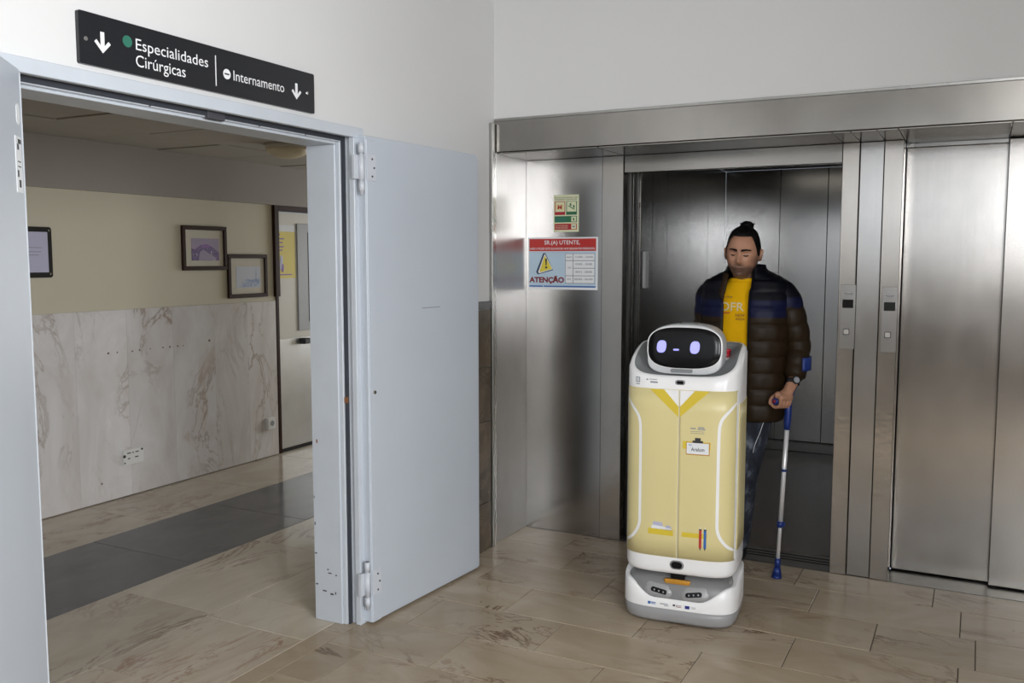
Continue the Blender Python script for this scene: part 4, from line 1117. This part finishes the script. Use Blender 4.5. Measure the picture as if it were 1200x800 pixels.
# ------------------------------------------------------------ the man in the elevator doorway (local frame: front = -y)
PL = Vector((-1.045, 4.60, 0))
pe = empty('person', PL, 'man in navy and brown puffer jacket over yellow T-shirt leaning on a crutch', 'person')
W = lambda x, y, z: Vector((x, y, z))                 # local to the person
toL = lambda v: Vector(v) - PL
HEADC = Vector((-0.002, -0.078, 1.630))
HR = Matrix.Rotation(math.radians(3), 3, 'Z') @ Matrix.Rotation(math.radians(4), 3, 'Y') @ Matrix.Rotation(math.radians(7), 3, 'X')
def face_y(x, z):
    """extra push of the face towards the viewer at head-frame (x, z), metres"""
    g = lambda x0, z0, sx, sz, a: a * math.exp(-((x - x0) / sx) ** 2 - ((z - z0) / sz) ** 2)
    ax = abs(x)
    v = g(0, -0.026, 0.012, 0.014, 0.030) + g(0, -0.004, 0.009, 0.024, 0.013)
    v += 0.005 * math.exp(-((ax - 0.013) / 0.007) ** 2 - ((z + 0.031) / 0.008) ** 2)          # nostrils
    v += 0.007 * math.exp(-((ax - 0.026) / 0.022) ** 2 - ((z - 0.028) / 0.010) ** 2)          # brow
    v -= 0.017 * math.exp(-((ax - 0.031) / 0.017) ** 2 - ((z - 0.010) / 0.011) ** 2)          # socket
    v += 0.007 * math.exp(-((ax - 0.031) / 0.012) ** 2 - ((z - 0.008) / 0.007) ** 2)          # lid
    v += 0.006 * math.exp(-((ax - 0.043) / 0.018) ** 2 - ((z + 0.022) / 0.020) ** 2)          # cheek
    v += g(0, -0.0585, 0.021, 0.0055, 0.007) + g(0, -0.0715, 0.017, 0.006, 0.007) - g(0, -0.065, 0.022, 0.0022, 0.004)
    v += g(0, -0.099, 0.020, 0.014, 0.011) - g(0, -0.083, 0.016, 0.006, 0.004)
    return v
def head_pt(el, az, grow=0.0):
    """el: -pi/2..pi/2, az: 0 = front"""
    c = math.cos(el)
    x, yv, z = math.sin(az) * c, -math.cos(az) * c, math.sin(el)
    # base skull
    rx, ry, rz = 0.076 + grow, 0.097 + grow, 0.120 + grow
    px, py, pz = x * rx, yv * ry, z * rz
    if pz < 0:
        t = (-pz / 0.12); pz *= 1.0 + 0.09 * t
        px *= 1 - 0.20 * t ** 1.6
        if py > 0: py *= 1 - 0.35 * t
        else: py *= 1 + 0.10 * t
    # squarer jaw and skull
    k = 1 + 0.10 * (abs(x * yv) + 0.9 * abs(z) * math.hypot(x, yv))
    px *= k; py *= k
    if yv < -0.1: py -= face_y(px, pz) * min(1, (-yv - 0.1) / 0.35)
    return Vector((px, py, pz))
HW = lambda p: HEADC + HR @ p
def head_grid(mb, grow=0.0, nu=96, nv=72):
    rings = []
    for j in range(nv + 1):
        el = -PI / 2 + 0.02 + (PI - 0.04) * j / nv
        rings.append([HW(head_pt(el, 2 * PI * i / nu, grow)) for i in range(nu)])
    mb.loft(rings)
bm_ = MB()
head_grid(bm_)
for s_ in (-1, 1):
    er = HR @ Matrix.Rotation(math.radians(s_ * 18), 3, 'Z')
    bm_.ellipsoid(HW(Vector((s_ * 0.083, 0.014, -0.006))), (0.010, 0.019, 0.031), er)
    bm_.ellipsoid(HW(Vector((s_ * 0.086, 0.016, 0.010))), (0.011, 0.017, 0.017), er)
J = dict(neck0=W(0, -0.005, 1.44), neck1=W(-0.002, -0.045, 1.56), chest=W(0, 0.0, 1.30), waist=W(0.0, 0.0, 1.05), pelvis=W(0, 0.0, 0.92),
         shl=W(-0.175, 0.01, 1.425), ell=W(-0.215, 0.015, 1.165), wrl=W(-0.145, -0.20, 1.115), hal=W(-0.115, -0.335, 1.16),
         shr=W(0.18, 0.01, 1.425), elr=W(0.262, 0.035, 1.165), wrr=toL((-0.795, 4.555, 1.0)), har=toL((-0.822, 4.512, 0.945)),
         hpl=W(-0.09, 0.0, 0.90), knl=W(-0.115, -0.05, 0.50), anl=W(-0.115, 0.02, 0.09),
         hpr=W(0.065, 0.01, 0.90), knr=W(0.005, -0.01, 0.50), anr=W(-0.04, 0.12, 0.10))
c_ = lambda a, ra, b, rb: bm_.capsule(J[a], ra, J[b], rb)
c_('neck0', 0.062, 'neck1', 0.058)
for dx in (-0.07, 0.0, 0.07): bm_.capsule(W(dx, 0, 0.96), 0.085, W(dx * 1.25, 0, 1.34), 0.095)
bm_.capsule(W(-0.13, 0.01, 1.42), 0.055, W(0.13, 0.01, 1.42), 0.055)
for q in 'lr':
    c_('sh' + q, 0.055, 'el' + q, 0.043); c_('el' + q, 0.042, 'wr' + q, 0.028)
    c_('hp' + q, 0.090, 'kn' + q, 0.060); c_('kn' + q, 0.058, 'an' + q, 0.040)
    bm_.capsule(J['an' + q] + W(0, 0.02, -0.045), 0.034, J['an' + q] + W(0, -0.12, -0.06), 0.026)
# hand on the crutch: palm over the grip, fingers curling round it, thumb on the inner side
g0, g1 = toL(HA), toL(HB); ga = (g1 - g0).normalized()
e1 = ga.cross(Vector((0, 0, 1))).normalized() * -1
if e1.x < 0: e1 = -e1
e2 = Vector((0, 0, 1))
gp = lambda t, a, r: g0.lerp(g1, t) + e1 * r * math.cos(math.radians(a)) + e2 * r * math.sin(math.radians(a))
bm_.capsule(J['wrr'], 0.027, J['har'] + W(0.010, 0, 0.005), 0.027)
bm_.capsule(gp(0.30, 72, 0.034), 0.020, gp(0.95, 72, 0.033), 0.018)
bm_.capsule(gp(0.30, 38, 0.037), 0.017, gp(0.95, 38, 0.036), 0.016)
bm_.capsule(J['har'] + W(0.008, 0, 0.005), 0.027, gp(0.6, 65, 0.034), 0.024)
for i, (t, L_) in enumerate(((0.98, 205), (0.74, 215), (0.50, 208), (0.28, 190))):
    path = [gp(t, 45 - L_ * k / 12, 0.031 - 0.002 * k / 12) for k in range(13)]
    bm_.tube(path, [0.0095 - 0.002 * k / 12 for k in range(13)], 10)
    bm_.ellipsoid(gp(t, 22, 0.034), (0.011, 0.011, 0.011), nu=10, nv=8)
tp = [gp(0.45, 85, 0.036), gp(0.62, 112, 0.036), gp(0.80, 142, 0.033), gp(0.95, 172, 0.031), gp(1.04, 200, 0.030), gp(1.08, 222, 0.029)]
bm_.tube(tp, [0.014, 0.013, 0.0115, 0.0105, 0.0095, 0.007], 10)
# other hand resting on the rear edge of the robot
hc = J['hal']
bm_.capsule(J['wrl'], 0.028, hc + W(0, 0.05, -0.02), 0.030)
bm_.ellipsoid(hc + W(0, 0.03, 0.0), (0.042, 0.045, 0.018))
for i, (dx, L_) in enumerate(((-0.033, 0.058), (-0.011, 0.070), (0.011, 0.066), (0.032, 0.052))):
    b0 = hc + W(dx, -0.005, 0.0)
    bm_.tube([b0, b0 + W(dx * 0.1, -L_ * 0.5, 0.010), b0 + W(dx * 0.15, -L_ * 0.85, 0.002), b0 + W(dx * 0.15, -L_, -0.010)], [0.011, 0.0098, 0.009, 0.0065], 10)
bm_.tube([hc + W(0.03, 0.05, -0.005), hc + W(0.056, 0.02, -0.004), hc + W(0.064, -0.015, -0.006), hc + W(0.062, -0.04, -0.010)], [0.014, 0.012, 0.0105, 0.008], 10)
raw = bm_.build('tmp_body', 'skin', None)
def remeshed(o, voxel, smooth_it, name, mats, parent):
    md = o.modifiers.new('r', 'REMESH'); md.mode = 'VOXEL'; md.voxel_size = voxel; md.use_smooth_shade = True
    if smooth_it:
        sm = o.modifiers.new('s', 'SMOOTH'); sm.factor = 0.5; sm.iterations = smooth_it
    dg = bpy.context.evaluated_depsgraph_get(); dg.update()
    me = bpy.data.meshes.new_from_object(o.evaluated_get(dg)); me.name = name
    bpy.data.objects.remove(o)
    me.materials.clear()
    for m_ in mats: me.materials.append(MATS[m_])
    n = bpy.data.objects.new(name, me); COL.objects.link(n); n.parent = parent
    for p_ in me.polygons: p_.use_smooth = True
    return n
bodyo = remeshed(raw, 0.0034, 2, 'body', ['skin'], pe)
att = bodyo.data.attributes.new('stubble', 'FLOAT', 'POINT')
HI = HR.inverted()
vals = []
for v in bodyo.data.vertices:
    h = HI @ (v.co - HEADC); f = 0.0
    if abs(h.x) < 0.1 and -0.15 < h.z < 0.16 and abs(h.y) < 0.16:
        jaw = max(0.0, min(1.0, (-0.040 - h.z) / 0.022)) * max(0.0, min(1.0, (0.05 - h.y) / 0.05))
        must = math.exp(-((h.z + 0.048) / 0.008) ** 2 - (h.x / 0.03) ** 4)
        side = max(0.0, min(1.0, (abs(h.x) - 0.050) / 0.02)) * max(0.0, min(1.0, (0.01 - h.z) / 0.03)) * max(0.0, min(1.0, (0.045 - h.y) / 0.03))
        neckm = max(0.0, min(1.0, (-0.118 - h.z) / 0.01))
        f = max(jaw * (1 - neckm) * 0.85, must * 0.85 * (1 if h.y < -0.05 else 0), side * 0.6)
    vals.append(f)
att.data.foreach_set('value', vals)
# face details
for s_ in (-1, 1):
    mb = MB(); top, bot = [], []
    for k in range(9):
        t = k / 8; x = s_ * (0.010 + 0.042 * t); z = 0.0265 + 0.006 * math.sin(t * PI * 0.8) - 0.003 * t
        yb = -0.101 * math.sqrt(max(0.05, 1 - (x / 0.082) ** 2 - (z / 0.125) ** 2)) * 1.05 - face_y(x, z)
        th = 0.0052 * (1 - 0.55 * t)
        top.append(HW(Vector((x, yb - 0.003, z + th)))); bot.append(HW(Vector((x, yb - 0.0035, z - th))))
    mb.loft([top, bot], closed=False, cap0=False, cap1=False)
    eb = mb.build('eyebrow', 'hair_black', pe, local=True)
    md = eb.modifiers.new('thickness', 'SOLIDIFY'); md.thickness = 0.005; md.offset = 0
    mb = MB(); pts_ = []
    for k in range(9):
        t = k / 8; x = s_ * (0.019 + 0.025 * t); z = 0.0035 - 0.0035 * math.sin(t * PI)
        yb = -0.101 * math.sqrt(max(0.05, 1 - (x / 0.082) ** 2 - (z / 0.125) ** 2)) * 1.05 - face_y(x, z)
        pts_.append(HW(Vector((x, yb - 0.0005, z))))
    mb.tube(pts_, [0.001, 0.002, 0.0028, 0.0032, 0.0034, 0.0032, 0.0028, 0.002, 0.001], 8)
    mb.build('eyelash', 'eye_dark', pe, local=True)
mb = MB(); pts_ = []
for k in range(9):
    x = -0.021 + 0.042 * k / 8; z = -0.0645 - 0.0045 * (x / 0.02) ** 2
    yb = -0.101 * math.sqrt(max(0.05, 1 - (x / 0.076) ** 2 - (z / 0.125) ** 2)) * 1.09 - face_y(x, z)
    pts_.append(HW(Vector((x, yb - 0.0015, z))))
mb.tube(pts_, [0.0008, 0.0018, 0.0024, 0.0026, 0.0026, 0.0026, 0.0024, 0.0018, 0.0008], 8)
mb.build('mouth', 'lip', pe, local=True)
# hair: close cap pulled up into a small top knot
mb = MB(); nu, nv = 72, 44; G = []
for j in range(nv + 1):
    ring = []
    for i in range(nu):
        az = 2 * PI * i / nu; a = min(az, 2 * PI - az)          # 0 front .. pi back
        # hairline elevation by direction
        if a < 0.85: low = 0.80
        elif a < 1.25: low = 0.80 - (a - 0.85) / 0.40 * 0.80
        elif a < 1.55: low = 0.0 - (a - 1.25) / 0.30 * 0.10
        elif a < 1.85: low = -0.10 + (a - 1.55) / 0.3 * 0.15
        else: low = 0.05 - (a - 1.85) / (PI - 1.85) * 0.75
        el = low + (PI / 2 - 0.02 - low) * j / nv
        grow = 0.0015 + 0.0115 * min(1, max(0.0, (el - 0.45) / 0.5)) + (0.004 if j else 0)
        wob = 0.0018 * math.sin(az * 17 + 2 * math.sin(el * 5)) * min(1, j / 6)
        ring.append(HW(head_pt(el, az, grow + wob)))
    G.append(ring)
inner = [HW(head_pt(-0.2, 2 * PI * i / nu, -0.02)) for i in range(nu)]
mb.loft(G, cap0=False)
kn = Vector((0.004, 0.036, 0.128))
rings = []
for j in range(13):
    t = PI * j / 12; t = min(max(t, 0.05), PI - 0.05)
    rings.append([HW(kn + Vector(((0.033 + 0.004 * math.sin(5 * p + 3 * t)) * math.sin(t) * math.cos(p), (0.033 + 0.004 * math.cos(4 * p)) * math.sin(t) * math.sin(p), -0.030 * math.cos(t) + 0.003 * math.sin(3 * p) * math.sin(t)))) for p in (2 * PI * i / 24 for i in range(24))])
mb.loft(rings)
mb.capsule(HW(Vector((0.004, 0.020, 0.092))), 0.050, HW(Vector((0.004, 0.030, 0.122))), 0.024)
for k in range(7):
    a = k * 0.9; p0 = HW(kn + Vector((0.012 * math.cos(a), 0.012 * math.sin(a), 0.012)))
    mb.tube([p0, p0 + HR @ Vector((0.014 * math.cos(a), 0.014 * math.sin(a), 0.006)), p0 + HR @ Vector((0.028 * math.cos(a), 0.026 * math.sin(a), 0.004))], [0.006, 0.004, 0.001], 8)
mb.build('hair', 'hair_black', pe, local=True)

# clothes
def interp(tab, z):
    if z <= tab[0][0]: return tab[0][1:]
    for a, b in zip(tab[:-1], tab[1:]):
        if z <= b[0]:
            t = (z - a[0]) / (b[0] - a[0]); t = t * t * (3 - 2 * t) * 0.5 + t * 0.5
            return [p + (q - p) * t for p, q in zip(a[1:], b[1:])]
    return tab[-1][1:]
def torso_pt(tab, z, phi, grow=0.0, ex=0.82):
    w, d, cy = interp(tab, z)
    s_, c = math.sin(phi), math.cos(phi)
    return Vector(((w + grow) * math.copysign(abs(s_) ** ex, s_), cy - (d + grow) * math.copysign(abs(c) ** ex, c), z))
TS = [(0.84, 0.165, 0.115, 0.0), (1.0, 0.165, 0.118, 0.0), (1.2, 0.178, 0.122, 0.0), (1.36, 0.185, 0.118, 0.0), (1.43, 0.165, 0.10, 0.0), (1.47, 0.115, 0.080, -0.005), (1.495, 0.078, 0.072, -0.012), (1.51, 0.070, 0.066, -0.015)]
mb = MB(); rings = []
for j in range(41):
    z = 0.85 + 0.653 * j / 40
    rings.append([torso_pt(TS, z, 2 * PI * i / 64, 0.002 * math.sin(9 * z * 6 + 3 * math.sin(i * 0.4)) if z < 1.3 else 0) for i in range(64)])
mb.loft(rings, cap0=False, cap1=False)
ts = mb.build('t_shirt', 'shirt_yellow', pe, local=True)
md = ts.modifiers.new('thickness', 'SOLIDIFY'); md.thickness = 0.004
mb = MB(); mb.loft([[torso_pt(TS, z, 2 * PI * i / 64, g_) for i in range(64)] for z, g_ in ((1.488, 0.003), (1.492, 0.006), (1.504, 0.006), (1.508, 0.002))], cap0=False, cap1=False)
mb.build('neckband', 'shirt_yellow', ts, local=True)
def shirt_text(s, x0, z0, w, h, mat, bold=0.0):
    o = text(s, ((0, 0, 0), (1, 0, 0), (0, 1, 0), (0, 0, 1)), x0, z0, w, h, mat, ts, bold=bold, depth=0, local=True, name='shirt_print')
    for v in o.data.vertices:
        x, z = v.co.x, v.co.y
        ww, dd, cy = interp(TS, z)
        ph = math.asin(min(0.99, abs(x) / ww) ** (1 / 0.82)) * (1 if x > 0 else -1)
        v.co = torso_pt(TS, z, ph, 0.0045)
shirt_text('OFR', -0.100, 1.345, 0.118, 0.043, 'shirt_print', 0.008)
shirt_text('NEW', -0.022, 1.318, 0.045, 0.014, 'shirt_print_dark')
shirt_text('AREA', -0.022, 1.300, 0.045, 0.012, 'shirt_print_dark')
shirt_text('city', -0.085, 1.408, 0.045, 0.012, 'shirt_print_dark')
mb = MB(); mb.box(-0.09, -0.05, -0.1262, -0.125, 1.334, 1.338); mb.build('shirt_print', 'notice_red', ts, local=True)

JT = [(0.80, 0.186, 0.135, 0.0), (0.95, 0.195, 0.140, 0.0), (1.1, 0.200, 0.142, 0.0), (1.25, 0.208, 0.145, 0.0), (1.38, 0.212, 0.142, 0.0), (1.44, 0.210, 0.130, 0.004), (1.48, 0.198, 0.115, 0.005), (1.505, 0.172, 0.102, 0.002), (1.525, 0.135, 0.094, -0.002), (1.54, 0.100, 0.090, -0.006), (1.555, 0.086, 0.088, -0.006), (1.575, 0.082, 0.088, -0.004)]
BAND = 0.080
def puff(z, z0=0.80, band=BAND):
    f = ((z - z0) / band) % 1.0
    return 0.008 * (1 - abs(2 * f - 1) ** 3)
mb = MB(); mb.mi = 0; rows = []; zs = []
NZ, NP = 130, 90
for j in range(NZ + 1):
    z = 0.80 + 0.772 * j / NZ; zs.append(z)
    w, d, cy = interp(JT, z)
    xr = 0.050 if z < 1.45 else 0.050 + 0.006
    xl = 0.078 if z < 1.38 else 0.078 + 0.02 * math.sin(min(1, (z - 1.38) / 0.1) * PI)
    xl = min(xl, w * 0.85); xr = min(xr, w * 0.8)
    f0 = math.asin((xr / w) ** (1 / 0.82)); f1 = 2 * PI - math.asin((xl / w) ** (1 / 0.82))
    ring = []
    for i in range(NP + 1):
        ph = f0 + (f1 - f0) * i / NP
        pz = puff(z) * (0.35 if z > 1.5 else 1.0)
        pz *= 0.82 + 0.18 * math.sin(i * 0.9 + int((z - 0.8) / BAND) * 2.1)
        edge = min(1.0, min(i, NP - i) / 2.0)
        p = torso_pt(JT, z, ph, pz * edge)
        dz = 0.0
        if z > 1.5: p.z += 0.018 * (math.cos(ph - PI) * 0.5 + 0.5) - 0.012
        ring.append(p)
    rows.append(ring)
mb.loft(rows, closed=False, cap0=False, cap1=False)
def sleeve(pts, rad, ph0):
    P = [Vector(p) for p in pts]
    dense, rr, acc = [], [], 0.0
    n = 70
    cum = [0.0]
    for a, b in zip(P[:-1], P[1:]): cum.append(cum[-1] + (b - a).length)
    L_ = cum[-1]
    def at(u):
        u *= L_
        for k in range(len(P) - 1):
            if u <= cum[k + 1] + 1e-9:
                t = (u - cum[k]) / (cum[k + 1] - cum[k]); break
        p0 = P[max(k - 1, 0)]; p1, p2 = P[k], P[k + 1]; p3 = P[min(k + 2, len(P) - 1)]
        q = 0.5 * ((2 * p1) + (p2 - p0) * t + (2 * p0 - 5 * p1 + 4 * p2 - p3) * t * t + (3 * p1 - p0 - 3 * p2 + p3) * t ** 3)
        r_ = rad[k] + (rad[k + 1] - rad[k]) * t
        return q, r_
    for j in range(n + 1):
        q, r_ = at(j / n); dense.append(q)
        f = (j / n * L_ / 0.072 + ph0) % 1.0
        rr.append(r_ + 0.006 * (1 - abs(2 * f - 1) ** 2.4) - (0.008 if j > n - 3 else 0))
    mb.tube(dense, rr, 26)
sleeve([J['shr'] + W(-0.06, 0, 0.012), J['shr'] + W(0.004, 0, -0.012), J['elr'] + W(-0.028, -0.01, 0.10), J['elr'] + W(-0.010, 0, 0), J['wrr'].lerp(J['elr'], 0.45), J['wrr'].lerp(J['elr'], 0.08)], [0.066, 0.074, 0.066, 0.060, 0.055, 0.045], 0.0)
sleeve([J['shl'] + W(0.06, 0, 0.012), J['shl'] + W(-0.004, 0, -0.012), J['ell'] + W(0.02, -0.005, 0.12), J['ell'] + W(0, 0.005, 0), J['wrl'].lerp(J['ell'], 0.45), J['wrl'].lerp(J['ell'], 0.08)], [0.066, 0.073, 0.066, 0.062, 0.055, 0.046], 0.3)
for f in mb.bm.faces:
    c = f.calc_center_median()
    arm = abs(c.x) > 0.205
    lim = 1.365 if arm and c.x > 0 else (1.325 if arm else 1.318 - 0.05 * (abs(c.x) < 0.2) * 0)
    top = 1.415 if arm else 1.40
    f.material_index = 0 if c.z > top else (1 if c.z > lim else 2)
jk = mb.build('jacket', ['jacket_black', 'jacket_navy', 'jacket_brown', 'jacket_lining'], pe, local=True)
md = jk.modifiers.new('thickness', 'SOLIDIFY'); md.thickness = 0.008; md.offset = -1
# lapel turned open on the left collar, showing the lining
mb = MB()
mb.loft([[W(-0.092, -0.098, 1.535), W(-0.097, -0.112, 1.49), W(-0.108, -0.128, 1.44), W(-0.090, -0.137, 1.385)], [W(-0.066, -0.103, 1.53), W(-0.070, -0.121, 1.48), W(-0.080, -0.137, 1.42), W(-0.084, -0.142, 1.38)]], closed=False, cap0=False, cap1=False)
lp = mb.build('collar_flap', 'jacket_lining', jk, local=True)
md = lp.modifiers.new('thickness', 'SOLIDIFY'); md.thickness = 0.008
mb = MB(); mb.tube([rows[j][0] + W(-0.002, -0.004, 0) for j in range(0, NZ + 1, 4)], 0.0045, 8); mb.build('zip', 'jacket_black', jk, local=True)
# cord hanging from the hem
mb = MB(); mb.tube([W(0.128, -0.10, 0.81), W(0.108, -0.108, 0.74), W(0.086, -0.11, 0.68), W(0.078, -0.11, 0.64)], 0.0016, 6); mb.build('drawcord', 'paper_white', jk, local=True)
# jeans
mb = MB()
for q in 'lr':
    a, k_, n_ = J['hp' + q], J['kn' + q], J['an' + q]
    mb.capsule(a + W(0, 0, 0.02), 0.108, k_, 0.076); mb.capsule(k_, 0.076, n_ + W(0, 0, 0.02), 0.062)
mb.capsule(W(-0.06, 0, 0.95), 0.105, W(0.06, 0, 0.95), 0.105)
raw = mb.build('tmp_jeans', 'denim', None)
for v in raw.data.vertices:
    v.co.x += 0.004 * math.sin(v.co.z * 55); v.co.y += 0.005 * math.sin(v.co.z * 43 + 1)
remeshed(raw, 0.009, 3, 'jeans', ['denim'], pe)
# shoes
for q in 'lr':
    a = J['an' + q]; rings = []
    for t, w_, h_ in ((0.0, 0.020, 0.03), (0.04, 0.034, 0.075), (0.16, 0.038, 0.10), (0.35, 0.038, 0.092), (0.55, 0.043, 0.066), (0.78, 0.047, 0.052), (0.92, 0.040, 0.044), (1.0, 0.022, 0.03)):
        yy = a.y + 0.075 - 0.28 * t
        rings.append([Vector((a.x + w_ * math.cos(p), yy, max(0.002, 0.002 + h_ * (0.42 + 0.58 * math.sin(p))))) for p in (2 * PI * i / 20 for i in range(20))])
    mb = MB(); mb.loft(rings); mb.build('shoe', 'shoe_black', pe, local=True)
# wrist watch
wc0 = J['wrr'].lerp(J['elr'], 0.0); wd = (J['elr'] - J['wrr']).normalized(); wa = wd.orthogonal().normalized(); wb_ = wd.cross(wa)
mb = MB(); mb.loft([[wc0 + wd * dz + (wa * math.cos(p) + wb_ * math.sin(p)) * r_ for p in (2 * PI * i / 24 for i in range(24))] for dz, r_ in ((-0.012, 0.031), (-0.010, 0.034), (0.010, 0.034), (0.012, 0.031))], cap0=False, cap1=False)
wt = mb.build('watch_strap', 'shoe_black', pe, local=True)
fd = Vector((0.55, -0.80, 0.25)); fd = (fd - wd * fd.dot(wd)).normalized()
mb = MB(); mb.cyl(wc0 + fd * 0.030, wc0 + fd * 0.042, 0.019, n=20); mb.build('watch_case', 'shoe_black', wt, local=True)
mb = MB(); mb.cyl(wc0 + fd * 0.040, wc0 + fd * 0.0425, 0.0145, n=20); mb.build('watch_dial', 'ink_grey', wt, local=True)
